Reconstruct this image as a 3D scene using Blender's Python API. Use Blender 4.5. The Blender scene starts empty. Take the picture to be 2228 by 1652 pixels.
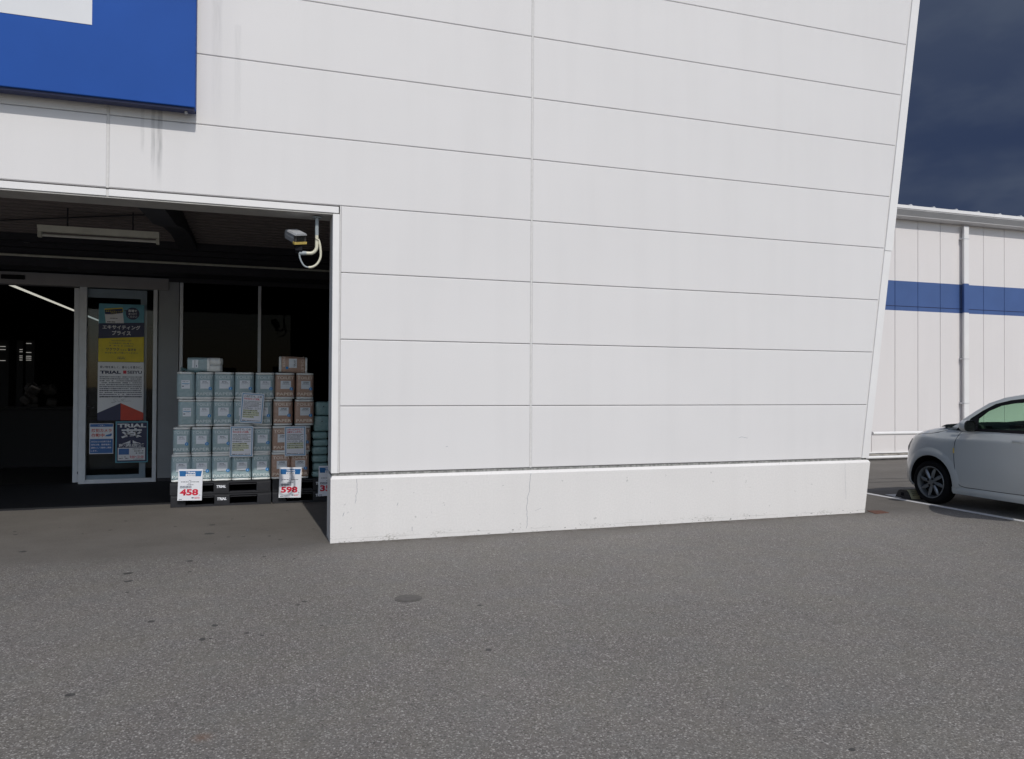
import bpy, bmesh, math, random
from mathutils import Vector, Matrix
random.seed(7)
R = math.radians
sc = bpy.context.scene
col = sc.collection

# ------------------------------------------------------------------ camera, world, sun, exposure
F_PX, YAW, PITCH, ROLL = 1655.63, 0.318733, 0.0105956, 0.00528805      # pixels of a 2228 px wide frame
cam_d = bpy.data.cameras.new('camera'); cam = bpy.data.objects.new('camera', cam_d); col.objects.link(cam)
cam_d.sensor_width = 36.0; cam_d.lens = F_PX / 2228.0 * 36.0; cam_d.clip_end = 3000; cam_d.clip_start = .05
fw = Vector((math.sin(YAW)*math.cos(PITCH), math.cos(YAW)*math.cos(PITCH), math.sin(PITCH)))
rt = fw.cross(Vector((0, 0, 1))).normalized(); up = rt.cross(fw)
r2 = rt*math.cos(ROLL) + up*math.sin(ROLL); u2 = -rt*math.sin(ROLL) + up*math.cos(ROLL)
M = Matrix((r2, u2, -fw)).transposed().to_4x4(); M.translation = Vector((-0.66766, -6.95805, 1.39028))
cam.matrix_world = M
sc.camera = cam

SUN_DIR = Vector((-0.049, 1.0, -1.01)).normalized()                    # direction the light travels
sun_el = math.asin(-SUN_DIR.z)
world = bpy.data.worlds.new('World'); sc.world = world; world.use_nodes = True
wn, wl = world.node_tree.nodes, world.node_tree.links
bg = wn['Background']; bg.inputs['Strength'].default_value = 0.115
sky = wn.new('ShaderNodeTexSky'); sky.sky_type = 'NISHITA'; sky.sun_disc = False
sky.sun_elevation = sun_el; sky.sun_rotation = math.atan2(-SUN_DIR.x, -SUN_DIR.y)
sky.dust_density = 1.2; sky.air_density = 1.0
# a bank of dark rain cloud fills the sky behind the store (+y); clear sky is behind the viewer
tc = wn.new('ShaderNodeTexCoord')
sep = wn.new('ShaderNodeSeparateXYZ'); wl.new(tc.outputs['Generated'], sep.inputs[0])
mp = wn.new('ShaderNodeMapping'); mp.inputs['Scale'].default_value = (1.0, 1.0, 2.2); wl.new(tc.outputs['Generated'], mp.inputs[0])
n1 = wn.new('ShaderNodeTexNoise'); n1.inputs['Scale'].default_value = 2.6; n1.inputs['Detail'].default_value = 5; n1.inputs['Roughness'].default_value = .5
wl.new(mp.outputs[0], n1.inputs['Vector'])
n2 = wn.new('ShaderNodeTexNoise'); n2.inputs['Scale'].default_value = 9; n2.inputs['Detail'].default_value = 4
wl.new(mp.outputs[0], n2.inputs['Vector'])
def wmath(op, a, b, clamp=False):
    m = wn.new('ShaderNodeMath'); m.operation = op; m.use_clamp = clamp
    for i, v in enumerate((a, b)):
        if isinstance(v, (int, float)): m.inputs[i].default_value = v
        else: wl.new(v, m.inputs[i])
    return m.outputs[0]
def wrange(v, a, b, c, d):
    m = wn.new('ShaderNodeMapRange'); m.interpolation_type = 'SMOOTHSTEP'
    wl.new(v, m.inputs[0])
    for i, q in enumerate((a, b, c, d)): m.inputs[i+1].default_value = q
    return m.outputs[0]
cl = wmath('ADD', wrange(n1.outputs['Fac'], .40, .64, 0, .6), wrange(n2.outputs['Fac'], .45, .75, 0, .22))
cl = wmath('ADD', cl, wrange(sep.outputs[2], .22, .62, 0, .75), True)
cmix = wn.new('ShaderNodeMix'); cmix.data_type = 'RGBA'
wl.new(cl, cmix.inputs[0])
cmix.inputs[6].default_value = (.235, .37, .80, 1); cmix.inputs[7].default_value = (.86, 1.06, 1.45, 1)
mask = wrange(sep.outputs[1], -.25, .15, 0, 1)
smix = wn.new('ShaderNodeMix'); smix.data_type = 'RGBA'
wl.new(mask, smix.inputs[0]); wl.new(sky.outputs[0], smix.inputs[6]); wl.new(cmix.outputs[2], smix.inputs[7])
wl.new(smix.outputs[2], bg.inputs['Color'])

sun_d = bpy.data.lights.new('sun', 'SUN'); sun_d.energy = 2.35; sun_d.angle = R(.53); sun_d.color = (1.0, .962, .90)
sun = bpy.data.objects.new('sun', sun_d); col.objects.link(sun)
sun.rotation_euler = SUN_DIR.to_track_quat('-Z', 'Y').to_euler(); sun.location = (0, -20, 20)
sc.view_settings.view_transform = 'Standard'; sc.view_settings.look = 'None'
sc.view_settings.exposure = 0.0; sc.view_settings.gamma = 1.0; sc.view_settings.use_curve_mapping = False
sc.cycles.use_denoising = True
sc.cycles.max_bounces = 8; sc.cycles.transparent_max_bounces = 12

# ------------------------------------------------------------------ materials
class NT:
    """small helper for building node materials"""
    def __init__(s, name):
        s.m = bpy.data.materials.new(name); s.m.use_nodes = True
        s.n, s.l = s.m.node_tree.nodes, s.m.node_tree.links
        s.b = s.n['Principled BSDF']; s._co = None
    def co(s, kind='Object'):
        t = s.n.new('ShaderNodeTexCoord'); return t.outputs[kind]
    def pos(s):
        g = s.n.new('ShaderNodeNewGeometry'); return g.outputs['Position']
    def noise(s, vec, scale, detail=3, rough=.5, out='Fac'):
        t = s.n.new('ShaderNodeTexNoise'); s.l.new(vec, t.inputs['Vector'])
        t.inputs['Scale'].default_value = scale; t.inputs['Detail'].default_value = detail; t.inputs['Roughness'].default_value = rough
        return t.outputs[out]
    def voro(s, vec, scale, feat='F1', out='Distance'):
        t = s.n.new('ShaderNodeTexVoronoi'); t.feature = feat; s.l.new(vec, t.inputs['Vector'])
        t.inputs['Scale'].default_value = scale; return t.outputs[out]
    def map(s, vec, scale=(1, 1, 1), loc=(0, 0, 0)):
        t = s.n.new('ShaderNodeMapping'); s.l.new(vec, t.inputs[0]); t.inputs['Scale'].default_value = scale; t.inputs['Location'].default_value = loc
        return t.outputs[0]
    def sep(s, vec):
        t = s.n.new('ShaderNodeSeparateXYZ'); s.l.new(vec, t.inputs[0]); return t.outputs
    def math(s, op, a, b=0, clamp=False):
        t = s.n.new('ShaderNodeMath'); t.operation = op; t.use_clamp = clamp
        for i, v in enumerate((a, b)):
            if isinstance(v, (int, float)): t.inputs[i].default_value = v
            else: s.l.new(v, t.inputs[i])
        return t.outputs[0]
    def rng(s, v, a, b, c=0, d=1, smooth=False):
        t = s.n.new('ShaderNodeMapRange'); s.l.new(v, t.inputs[0])
        if smooth: t.interpolation_type = 'SMOOTHSTEP'
        for i, q in enumerate((a, b, c, d)): t.inputs[i+1].default_value = q
        return t.outputs[0]
    def mix(s, f, a, b):
        t = s.n.new('ShaderNodeMix'); t.data_type = 'RGBA'
        if isinstance(f, (int, float)): t.inputs[0].default_value = f
        else: s.l.new(f, t.inputs[0])
        for i, v in ((6, a), (7, b)):
            if isinstance(v, tuple): t.inputs[i].default_value = (v[0], v[1], v[2], 1)
            else: s.l.new(v, t.inputs[i])
        return t.outputs[2]
    def bump(s, h, dist, strength=1.0):
        t = s.n.new('ShaderNodeBump'); s.l.new(h, t.inputs['Height']); t.inputs['Distance'].default_value = dist; t.inputs['Strength'].default_value = strength
        s.l.new(t.outputs[0], s.b.inputs['Normal'])
    def base(s, c):
        if isinstance(c, tuple): s.b.inputs['Base Color'].default_value = (c[0], c[1], c[2], 1)
        else: s.l.new(c, s.b.inputs['Base Color'])
    def set(s, rough=None, metal=None, coat=None, spec=None):
        if rough is not None:
            if isinstance(rough, (int, float)): s.b.inputs['Roughness'].default_value = rough
            else: s.l.new(rough, s.b.inputs['Roughness'])
        if metal is not None: s.b.inputs['Metallic'].default_value = metal
        if coat is not None: s.b.inputs['Coat Weight'].default_value = coat
        if spec is not None: s.b.inputs['Specular IOR Level'].default_value = spec

def plain(name, c, rough=.5, metal=0, var=.12, scale=9, bump=0, coat=None, spec=None):
    """procedural paint or plastic with a little unevenness"""
    t = NT(name); co = t.co()
    v = t.noise(co, scale, 4)
    t.base(t.mix(t.rng(v, .3, .7), tuple(q*(1-var) for q in c), tuple(min(1, q*(1+var*.5)) for q in c)))
    t.set(rough, metal, coat, spec)
    if bump: t.bump(t.noise(co, scale*12, 3), bump)
    return t.m

def facade_mat(name, c, fine=170, drip=False, plinth=False):
    t = NT(name); p = t.pos(); xyz = t.sep(p)
    big = t.noise(p, .9, 4); streak = t.noise(t.map(p, (5.5, 5.5, .35)), 1.0, 4)
    f = t.math('ADD', t.rng(big, .35, .7, 0, .5), t.rng(streak, .45, .8, 0, .5), True)
    c2 = tuple(q*.93 for q in c)
    colr = t.mix(f, c, c2)
    grain = t.noise(p, fine, 2)
    colr = t.mix(t.rng(grain, .35, .65, 0, .5), colr, tuple(q*.88 for q in c))
    if drip:
        for x0, w, zt, zb, k in ((-1.540, .034, 3.72, 3.12, .32), (-1.488, .042, 3.72, 2.98, .38), (-1.512, .08, 3.72, 2.95, .16), (-1.05, .09, 5.2, 3.2, .16), (-1.62, .03, 3.72, 3.3, .2), (-.88, .06, 4.5, 3.3, .1)):
            wob = t.math('ADD', xyz[0], t.math('MULTIPLY', t.math('SUBTRACT', t.noise(t.map(p, (1, 1, 1.3)), 6, 3), .5), .012))
            dx = t.math('ABSOLUTE', t.math('SUBTRACT', wob, x0))
            a = t.rng(dx, w*.25, w*.6, 1, 0, True)
            b = t.math('MULTIPLY', t.rng(xyz[2], zb, zt-.3, 0, 1, True), t.rng(xyz[2], zt, zt+.02, 1, 0))
            a = t.math('MULTIPLY', t.math('MULTIPLY', a, b), t.rng(t.noise(t.map(p, (60, 60, 6)), 1, 3), .3, .65, k*.35, k))
            colr = t.mix(a, colr, (.14, .145, .15))
    if plinth:
        low = t.rng(xyz[2], .0, .10, 1, 0, True)
        g = t.math('MULTIPLY', low, t.rng(t.noise(t.map(p, (3.5, 3.5, 9)), 1, 7, .75), .52, .62))
        g = t.math('MULTIPLY', g, t.rng(t.noise(t.map(p, (70, 70, 110)), 1, 3), .45, .62))
        colr = t.mix(t.math('MULTIPLY', g, .8), colr, (.26, .25, .22))
        ln = t.rng(t.math('ABSOLUTE', t.math('SUBTRACT', xyz[2], t.rng(t.noise(p, 9, 2), 0, 1, .026, .044))), .0015, .005, .45, 0)
        colr = t.mix(t.math('MULTIPLY', ln, t.rng(t.noise(t.map(p, (2, 2, 2)), 1.5, 4), .42, .6)), colr, (.42, .41, .39))
        ch = t.math('MULTIPLY', t.rng(t.noise(t.map(p, (26, 26, 60)), 1, 4), .64, .68), t.rng(xyz[2], .01, .085, .9, 0, True))
        colr = t.mix(ch, colr, (.12, .12, .11))
        sp = t.math('MULTIPLY', t.rng(t.noise(p, 17, 5), .71, .74), .45)
        colr = t.mix(sp, colr, (.3, .3, .29))
    t.base(colr); t.set(.62, spec=.3)
    t.bump(t.math('ADD', t.math('MULTIPLY', grain, .5), t.math('MULTIPLY', t.noise(p, 3, 2), 1.2)), .0022, .7)
    return t.m

M_ = {}
M_['facade'] = facade_mat('facade_paint', (.725, .712, .712), drip=True)
M_['plinth'] = facade_mat('plinth_paint', (.735, .718, .705), 60, plinth=True)
M_['trim'] = plain('trim_metal_white', (.76, .75, .745), .5, 0, .04, 3)
M_['wing'] = facade_mat('wing_panel_paint', (.735, .705, .70), 120)
M_['blue'] = plain('stripe_blue_paint', (.052, .103, .27), .5, 0, .08, 2)
M_['signblue'] = plain('sign_blue_vinyl', (.020, .083, .345), .6, 0, .08, 1.5, spec=.12)
M_['signwhite'] = plain('sign_white_vinyl', (.66, .67, .69), .45, 0, .04, 2)
M_['joint'] = plain('joint_filler', (.64, .63, .62), .8, 0, .08, 30)
M_['gapdark'] = plain('joint_backing', (.16, .16, .17), .9)
M_['flash'] = plain('weathered_flashing', (.27, .27, .26), .7, 0, .5, 40)
M_['galv'] = plain('galvanised_metal', (.50, .51, .53), .45, .3, .1, 12)
M_['gutter'] = plain('gutter_paint', (.60, .595, .60), .5, 0, .06, 4)
M_['soffit'] = plain('soffit_board', (.42, .41, .39), .8)
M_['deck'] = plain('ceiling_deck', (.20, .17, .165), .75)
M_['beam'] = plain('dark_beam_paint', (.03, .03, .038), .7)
M_['innerwall'] = plain('entrance_wall_paint', (.30, .32, .35), .75, 0, .1, 2)
M_['alu'] = plain('door_aluminium', (.66, .70, .76), .5, 0, .06, 10)
M_['aludark'] = plain('head_panel_metal', (.30, .295, .31), .5, 0, .08, 3)
M_['black'] = plain('black_plastic', (.006, .006, .009), .55, spec=.15)
M_['pallet'] = plain('pallet_plastic', (.012, .013, .018), .6, 0, .25, 20, .0005)
M_['rubber'] = plain('tyre_rubber', (.007, .007, .008), .8, 0, .3, 30, spec=.12)
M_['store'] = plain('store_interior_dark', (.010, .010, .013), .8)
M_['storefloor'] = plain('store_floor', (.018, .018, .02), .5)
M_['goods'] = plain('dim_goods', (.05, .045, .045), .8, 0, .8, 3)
M_['boards'] = plain('brown_board', (.16, .13, .115), .7, 0, .3, 6)
M_['white'] = plain('white_print', (.76, .78, .84), .5, 0, .03, 4)
M_['navy'] = plain('navy_print', (.012, .02, .085), .5)
M_['cyan'] = plain('cyan_print', (.10, .34, .46), .5)
M_['skyblue'] = plain('sky_print', (.02, .26, .52), .5)
M_['pblue'] = plain('price_blue_print', (.008, .13, .37), .5)
M_['midblue'] = plain('mid_blue_print', (.03, .14, .42), .5)
M_['yellow'] = plain('yellow_print', (.70, .56, .015), .5)
M_['paleyellow'] = plain('highlight_print', (.62, .66, .44), .5)
M_['red'] = plain('red_print', (.60, .012, .045), .5)
M_['orange'] = plain('vermilion_print', (.58, .035, .012), .5)
M_['ink'] = plain('dark_ink', (.025, .03, .06), .5)
M_['greyink'] = plain('grey_ink', (.16, .18, .24), .5)
M_['lamp_tube'] = plain('unlit_tube', (.7, .7, .64), .35)
M_['lamp_body'] = plain('lamp_body_cream', (.62, .61, .52), .5)
M_['cream'] = plain('cream_pipe', (.62, .60, .48), .4, 0, .05, 8)
M_['pipe_shade'] = plain('shaded_pipe_cable_grey', (.30, .34, .36), .5)  # upper pipe's shade below the lintel painted in; socket and cable share it
M_['camgrey'] = plain('camera_grey', (.24, .25, .27), .5)
M_['camyellow'] = plain('camera_lip_yellow', (.62, .46, .12), .5)
M_['whitepaint'] = plain('road_marking_paint', (.60, .60, .61), .7, 0, .18, 25, .001)
M_['stain'] = plain('floor_stain', (.058, .056, .054), .8, 0, .3, 40)
M_['lid'] = plain('iron_lid', (.095, .088, .082), .7, 0, .25, 30, .001)
M_['rust'] = plain('rusty_plate', (.13, .055, .035), .85, 0, .4, 30, .001)
M_['yellowblock'] = plain('faded_yellow', (.50, .47, .30), .7, 0, .2, 30)
M_['stopgrey'] = plain('recycled_rubber_stop', (.055, .05, .048), .8, 0, .4, 40)
M_['concrete'] = plain('stained_concrete', (.30, .28, .25), .85, 0, .5, 7, .002)
M_['sheetblack'] = plain('entrance_sheet_black', (.011, .012, .016), .85, 0, .3, 60, .001)
M_['alloy'] = plain('wheel_alloy', (.22, .235, .25), .4, .7, .05, 20)
M_['chrome'] = plain('chrome_trim', (.7, .72, .75), .15, 1.0, 0)
M_['seat'] = plain('seat_fabric', (.05, .05, .055), .9)
M_['dash'] = plain('dashboard_plastic', (.025, .032, .03), .7)
M_['tail'] = plain('tail_lamp_red', (.4, .01, .01), .2)

def paint_mat():
    t = NT('silver_blue_car_paint'); co = t.pos()
    fl = t.noise(co, 900, 1)
    t.base(t.mix(t.rng(fl, .4, .6), (.47, .50, .515), (.54, .565, .57)))
    t.set(.36, .18, .9); t.b.inputs['Coat Roughness'].default_value = .08
    return t.m
M_['paint'] = paint_mat()

def film_mat(name, c, c2):
    """printed plastic film over rolls: soft wrinkles, satin"""
    t = NT(name); co = t.pos()
    w = t.noise(t.map(co, (1, 1, 1.6)), 26, 4, .6)
    t.base(t.mix(t.rng(w, .35, .7), c, c2)); t.set(.36)
    t.bump(t.math('ADD', w, t.math('MULTIPLY', t.noise(co, 7, 2), 1.5)), .006, .75)
    return t.m
M_['pack_green'] = film_mat('pack_film_grey_green', (.30, .41, .445), (.37, .48, .515))
M_['pack_pink'] = film_mat('pack_film_beige', (.42, .275, .21), (.50, .34, .27))
M_['pack_teal'] = film_mat('pack_film_teal', (.17, .29, .30), (.26, .40, .41))
M_['pack_white'] = film_mat('clear_film_over_white_paper', (.74, .77, .77), (.86, .88, .87))
M_['badge'] = plain('badge_blue', (.012, .24, .62), .4)
M_['label'] = film_mat('pack_label_paper', (.68, .73, .79), (.74, .79, .85))
M_['letter_g'] = plain('pack_letters_pale', (.66, .74, .76), .4)
M_['letter_p'] = plain('pack_letters_gold', (.85, .74, .64), .4)

def glass_mat(name, tint, ior=1.5, gloss_r=.02):
    t = NT(name); t.n.remove(t.b)
    out = t.n['Material Output']
    tr = t.n.new('ShaderNodeBsdfTransparent'); tr.inputs[0].default_value = (*tint, 1)
    gl = t.n.new('ShaderNodeBsdfGlossy'); gl.inputs['Roughness'].default_value = gloss_r
    wob = t.n.new('ShaderNodeBump'); wob.inputs['Distance'].default_value = .004; wob.inputs['Strength'].default_value = .15
    t.l.new(t.noise(t.pos(), 2.0, 2), wob.inputs['Height']); t.l.new(wob.outputs[0], gl.inputs['Normal'])
    fr = t.n.new('ShaderNodeFresnel'); fr.inputs[0].default_value = ior
    ge = t.n.new('ShaderNodeNewGeometry')          # the same thin pane seen from either side
    t.l.new(t.math('ADD', t.math('MULTIPLY', ge.outputs['Backfacing'], 1/ior - ior), ior), fr.inputs[0])
    mx = t.n.new('ShaderNodeMixShader')
    t.l.new(fr.outputs[0], mx.inputs[0]); t.l.new(tr.outputs[0], mx.inputs[1]); t.l.new(gl.outputs[0], mx.inputs[2]); t.l.new(mx.outputs[0], out.inputs[0])
    return t.m
M_['glass'] = glass_mat('door_glass', (.62, .68, .72), 1.35)
M_['darkglass'] = glass_mat('dark_window_glass', (.05, .06, .085), 1.12)
M_['carglass'] = glass_mat('green_car_glass', (.60, .76, .64), 1.35)
M_['privacy'] = plain('privacy_glass', (.01, .012, .012), .08)

def emit(name, c, s):
    t = NT(name); t.base((.8, .8, .8)); t.b.inputs['Emission Color'].default_value = (*c, 1); t.b.inputs['Emission Strength'].default_value = s
    return t.m
M_['tube_lit'] = emit('lit_fluorescent_tube', (1, .98, .86), .55)
M_['shelf_lit'] = emit('lit_shelf_tube', (1, .97, .9), .32)

def ground_mat():
    """coarse open-graded asphalt in the yard; finer, browner, smoother surfacing from the facade line back"""
    t = NT('asphalt'); p = t.pos(); xyz = t.sep(p)
    fl = t.map(p, (1, 1, 0))
    edge = t.math('ADD', xyz[1], t.math('MULTIPLY', t.math('SUBTRACT', t.noise(fl, 1.3, 4), .5), .7))
    back = t.rng(edge, -.55, .15, 0, 1, True)                       # 1 behind the facade line
    vc = t.voro(fl, 88, 'F1', 'Color'); vd = t.voro(fl, 88, 'F1', 'Distance')
    vs = t.sep(vc)
    vc2 = t.sep(t.voro(fl, 190, 'F1', 'Color'))
    patch = t.noise(fl, .55, 5, .6); mid = t.noise(fl, 5, 4, .6)
    tone = t.mix(t.rng(patch, .3, .7), (.146, .134, .124), (.186, .172, .160))
    tone = t.mix(t.rng(mid, .3, .75, 0, .35), tone, (.125, .117, .114))
    stone = t.mix(t.rng(vs[1], 0, 1), (.19, .178, .166), (.42, .40, .38))
    sm = t.math('MULTIPLY', t.rng(vs[0], .70, .80), t.rng(vd, .35, .62, 1, 0))
    c = t.mix(sm, tone, stone)
    dk = t.math('MULTIPLY', t.rng(vs[2], .78, .86), t.rng(vd, .3, .6, .6, 0))
    c = t.mix(dk, c, (.05, .047, .046))
    c = t.mix(t.math('MULTIPLY', t.rng(vc2[0], .86, .92), .6), c, (.44, .425, .405))
    c = t.mix(t.math('MULTIPLY', t.rng(vc2[1], .84, .9), .5), c, (.06, .056, .055))
    hue = t.rng(t.noise(fl, 2.3, 4, .7), .42, .62)
    c = t.mix(t.math('MULTIPLY', hue, .30), c, t.mix(.5, c, (.17, .165, .12)))
    hue2 = t.rng(t.noise(t.map(p, (1, 1, 0), (9, 4, 0)), 2.9, 4, .7), .45, .65)
    c = t.mix(t.math('MULTIPLY', hue2, .30), c, t.mix(.5, c, (.15, .165, .17)))
    dr = t.n.new('ShaderNodeVectorMath'); dr.operation = 'DISTANCE'; t.l.new(fl, dr.inputs[0]); dr.inputs[1].default_value = (-.876, -3.705, 0)
    c = t.mix(t.math('MULTIPLY', t.rng(dr.outputs['Value'], .0, .06, .55, 0, True), t.rng(mid, .3, .6, .5, 1)), c, (.17, .085, .045))
    # back zone
    fine = t.sep(t.voro(fl, 240, 'F1', 'Color'))
    b1 = t.mix(t.rng(t.noise(fl, 1.7, 5, .6), .3, .7), (.116, .107, .096), (.154, .143, .130))
    b1 = t.mix(t.math('MULTIPLY', t.rng(fine[0], .75, .85), .4), b1, (.17, .16, .15))
    b1 = t.mix(t.math('MULTIPLY', t.rng(fine[1], .8, .9), .4), b1, (.045, .042, .04))
    sy = t.noise(t.map(p, (.6, 3, 0)), 1.2, 5, .6)
    b1 = t.mix(t.rng(sy, .5, .75, 0, .3), b1, (.18, .168, .155))
    gc = t.mix(t.math('MULTIPLY', back, .92), c, b1)
    gr = t.math('MULTIPLY', t.rng(xyz[1], -.24, -.045, 0, 1, True), t.rng(t.noise(fl, 11, 5, .7), .40, .62))   # grit and moss along the foot of the wall
    gr = t.math('MULTIPLY', t.math('MULTIPLY', gr, t.rng(xyz[1], 0, .02, 1, 0)), t.math('MULTIPLY', t.rng(xyz[0], -.12, -.04, 0, 1), t.rng(xyz[0], 5.84, 5.95, 1, 0)))
    t.base(t.mix(t.math('MULTIPLY', gr, .75), gc, (.062, .050, .038)))
    t.set(.82, spec=.25)
    h = t.math('MULTIPLY', t.math('SUBTRACT', 1.0, vd), t.rng(back, 0, 1, 1.0, .35))
    h = t.math('ADD', h, t.math('MULTIPLY', vc2[2], .35))
    t.bump(h, .0035, .75)
    return t.m
M_['ground'] = ground_mat()

# ------------------------------------------------------------------ mesh helpers
def origin(o):
    v = Vector((0, 0, 0))
    while o is not None: v = v + Vector(o.location); o = o.parent
    return v
class MB:
    def __init__(s): s.bm = bmesh.new()
    def quad(s, *pts):
        return s.bm.faces.new([s.bm.verts.new(p) for p in pts])
    def box(s, x0, x1, y0, y1, z0, z1, bev=0):
        b = bmesh.new(); bmesh.ops.create_cube(b, size=1)
        for v in b.verts: v.co = Vector((x0+(x1-x0)*(v.co.x+.5), y0+(y1-y0)*(v.co.y+.5), z0+(z1-z0)*(v.co.z+.5)))
        if bev: bmesh.ops.bevel(b, geom=b.edges[:], offset=bev, segments=2 if bev > .004 else 1, affect='EDGES', profile=.5)
        s.add(b); return s
    def add(s, b, mat=None):
        if mat is not None: bmesh.ops.transform(b, matrix=mat, verts=b.verts)
        me = bpy.data.meshes.new('tmp'); b.to_mesh(me); b.free(); s.bm.from_mesh(me); bpy.data.meshes.remove(me)
        return s
    def obox(s, c, size, rot=(0, 0, 0), bev=0):
        b = bmesh.new(); bmesh.ops.create_cube(b, size=1)
        for v in b.verts: v.co = Vector((v.co.x*size[0], v.co.y*size[1], v.co.z*size[2]))
        if bev: bmesh.ops.bevel(b, geom=b.edges[:], offset=bev, segments=2, affect='EDGES', profile=.5)
        from mathutils import Euler
        return s.add(b, Matrix.Translation(Vector(c)) @ Euler(rot).to_matrix().to_4x4())
    def prism(s, pts, axis, a, b_):
        """polygon pts (2D) extruded along axis from a to b_"""
        def mk(p, t):
            return {'x': (t, p[0], p[1]), 'y': (p[0], t, p[1]), 'z': (p[0], p[1], t)}[axis]
        A = [s.bm.verts.new(mk(p, a)) for p in pts]; B = [s.bm.verts.new(mk(p, b_)) for p in pts]
        n = len(pts); s.bm.faces.new(A); s.bm.faces.new(B[::-1])
        for i in range(n): s.bm.faces.new((A[i], B[i], B[(i+1) % n], A[(i+1) % n]))
        return s
    def tube(s, pts, r, seg=10, cap=True):
        pts = [Vector(p) for p in pts]; rings = []
        rs = r if isinstance(r, (list, tuple)) else [r]*len(pts)
        prev = None
        for i, p in enumerate(pts):
            t = (pts[min(i+1, len(pts)-1)] - pts[max(i-1, 0)]).normalized()
            if prev is None:
                a = Vector((0, 0, 1)) if abs(t.z) < .9 else Vector((1, 0, 0))
                u = t.cross(a).normalized()
            else:
                u = (prev - t*prev.dot(t)).normalized()
            prev = u; w = t.cross(u)
            rings.append([s.bm.verts.new(p + (u*math.cos(2*math.pi*k/seg) + w*math.sin(2*math.pi*k/seg))*rs[i]) for k in range(seg)])
        for i in range(len(rings)-1):
            for k in range(seg):
                s.bm.faces.new((rings[i][k], rings[i][(k+1) % seg], rings[i+1][(k+1) % seg], rings[i+1][k]))
        if cap: s.bm.faces.new(rings[0][::-1]); s.bm.faces.new(rings[-1])
        return s
    def grid(s, rows, closed=False):
        """loft through rows of points"""
        V = [[s.bm.verts.new(p) for p in row] for row in rows]
        for i in range(len(V)-1):
            n = len(V[i]); m = n if closed else n-1
            for k in range(m): s.bm.faces.new((V[i][k], V[i][(k+1) % n], V[i+1][(k+1) % n], V[i+1][k]))
        return V
    def disc(s, c, rx, ry, z0, z1, seg=20, jit=0):
        ph = random.random()*6
        pts = [(c[0] + rx*(1+jit*math.sin(3*a+ph)+jit*.6*math.sin(5*a+2*ph))*math.cos(a), c[1] + ry*(1+jit*math.sin(2*a+ph)+jit*.5*math.sin(7*a))*math.sin(a)) for a in [2*math.pi*i/seg for i in range(seg)]]
        return s.prism(pts, 'z', z0, z1)
    def build(s, name, mat, parent=None, smooth=None, local=False):
        bmesh.ops.recalc_face_normals(s.bm, faces=s.bm.faces)
        if parent is not None and not local:
            o = origin(parent); bmesh.ops.translate(s.bm, vec=-o, verts=s.bm.verts)
        if smooth:
            for f in s.bm.faces: f.smooth = True
            for e in s.bm.edges:
                if len(e.link_faces) == 2 and e.calc_face_angle(0) > R(smooth): e.smooth = False
        me = bpy.data.meshes.new(name); s.bm.to_mesh(me); s.bm.free()
        for m in (mat if isinstance(mat, list) else [mat]): me.materials.append(m)
        o = bpy.data.objects.new(name, me); col.objects.link(o)
        if parent is not None: o.parent = parent
        return o

def tag(o, label=None, cat=None, group=None, kind=None):
    if label: o['label'] = label
    if cat: o['category'] = cat
    if group: o['group'] = group
    if kind: o['kind'] = kind
    return o
def empty(name, loc, label, cat, group=None):
    o = bpy.data.objects.new(name, None); col.objects.link(o); o.location = loc; o.empty_display_size = .1
    return tag(o, label, cat, group)
def copy_tree(o, parent=None):
    c = o.copy(); col.objects.link(c); c.parent = parent
    for ch in list(o.children): copy_tree(ch, c)
    return c

_tcache = {}
def text_bm(body, bold=0.0, shear=0.0):
    cu = bpy.data.curves.new('t', 'FONT'); cu.body = body; cu.resolution_u = 3; cu.offset = bold; cu.shear = shear; cu.extrude = 0; cu.size = 1
    ob = bpy.data.objects.new('t', cu); col.objects.link(ob)
    dg = bpy.context.evaluated_depsgraph_get(); dg.update()
    me = bpy.data.meshes.new_from_object(ob.evaluated_get(dg))
    bpy.data.objects.remove(ob); bpy.data.curves.remove(cu)
    return me
def put_text(mb, body, x0, x1, z0, z1, y, bold=0.0, shear=0.0, frame=None):
    """text fitted to the box x0..x1, z0..z1, facing -y. frame maps (x,y,z) to world if given"""
    key = (body, bold, shear)
    if key not in _tcache: _tcache[key] = text_bm(body, bold, shear)
    me = _tcache[key]
    if not me.vertices: return
    xs = [v.co.x for v in me.vertices]; ys = [v.co.y for v in me.vertices]
    a, b, c, d = min(xs), max(xs), min(ys), max(ys)
    n0 = len(mb.bm.verts)
    mb.bm.from_mesh(me); mb.bm.verts.ensure_lookup_table()
    for v in mb.bm.verts[n0:]:
        p = Vector((x0 + (v.co.x-a)/(b-a+1e-9)*(x1-x0), y, z0 + (v.co.y-c)/(d-c+1e-9)*(z1-z0)))
        v.co = frame(p) if frame else p
def dashes(mb, x0, x1, z, h, y, seed=0, cover=.86, frame=None):
    """a line of print too small to read: short unequal marks"""
    rnd = random.Random(seed); x = x0
    while x < x1:
        w = h*rnd.uniform(.5, 1.6); e = min(x+w, x1)
        if rnd.random() < cover:
            hh = h*rnd.uniform(.6, 1.0)
            pts = [(x, y, z-hh/2), (e, y, z-hh/2), (e, y, z+hh/2), (x, y, z+hh/2)]
            if frame: pts = [frame(Vector(p)) for p in pts]
            mb.quad(*pts)
        x = e + h*rnd.uniform(.12, .4)

# ------------------------------------------------------------------ ground
g = MB(); g.quad((-400, -400, 0), (400, -400, 0), (400, 400, 0), (-400, 400, 0))
tag(g.build('ground', M_['ground']), kind='structure')

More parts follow.
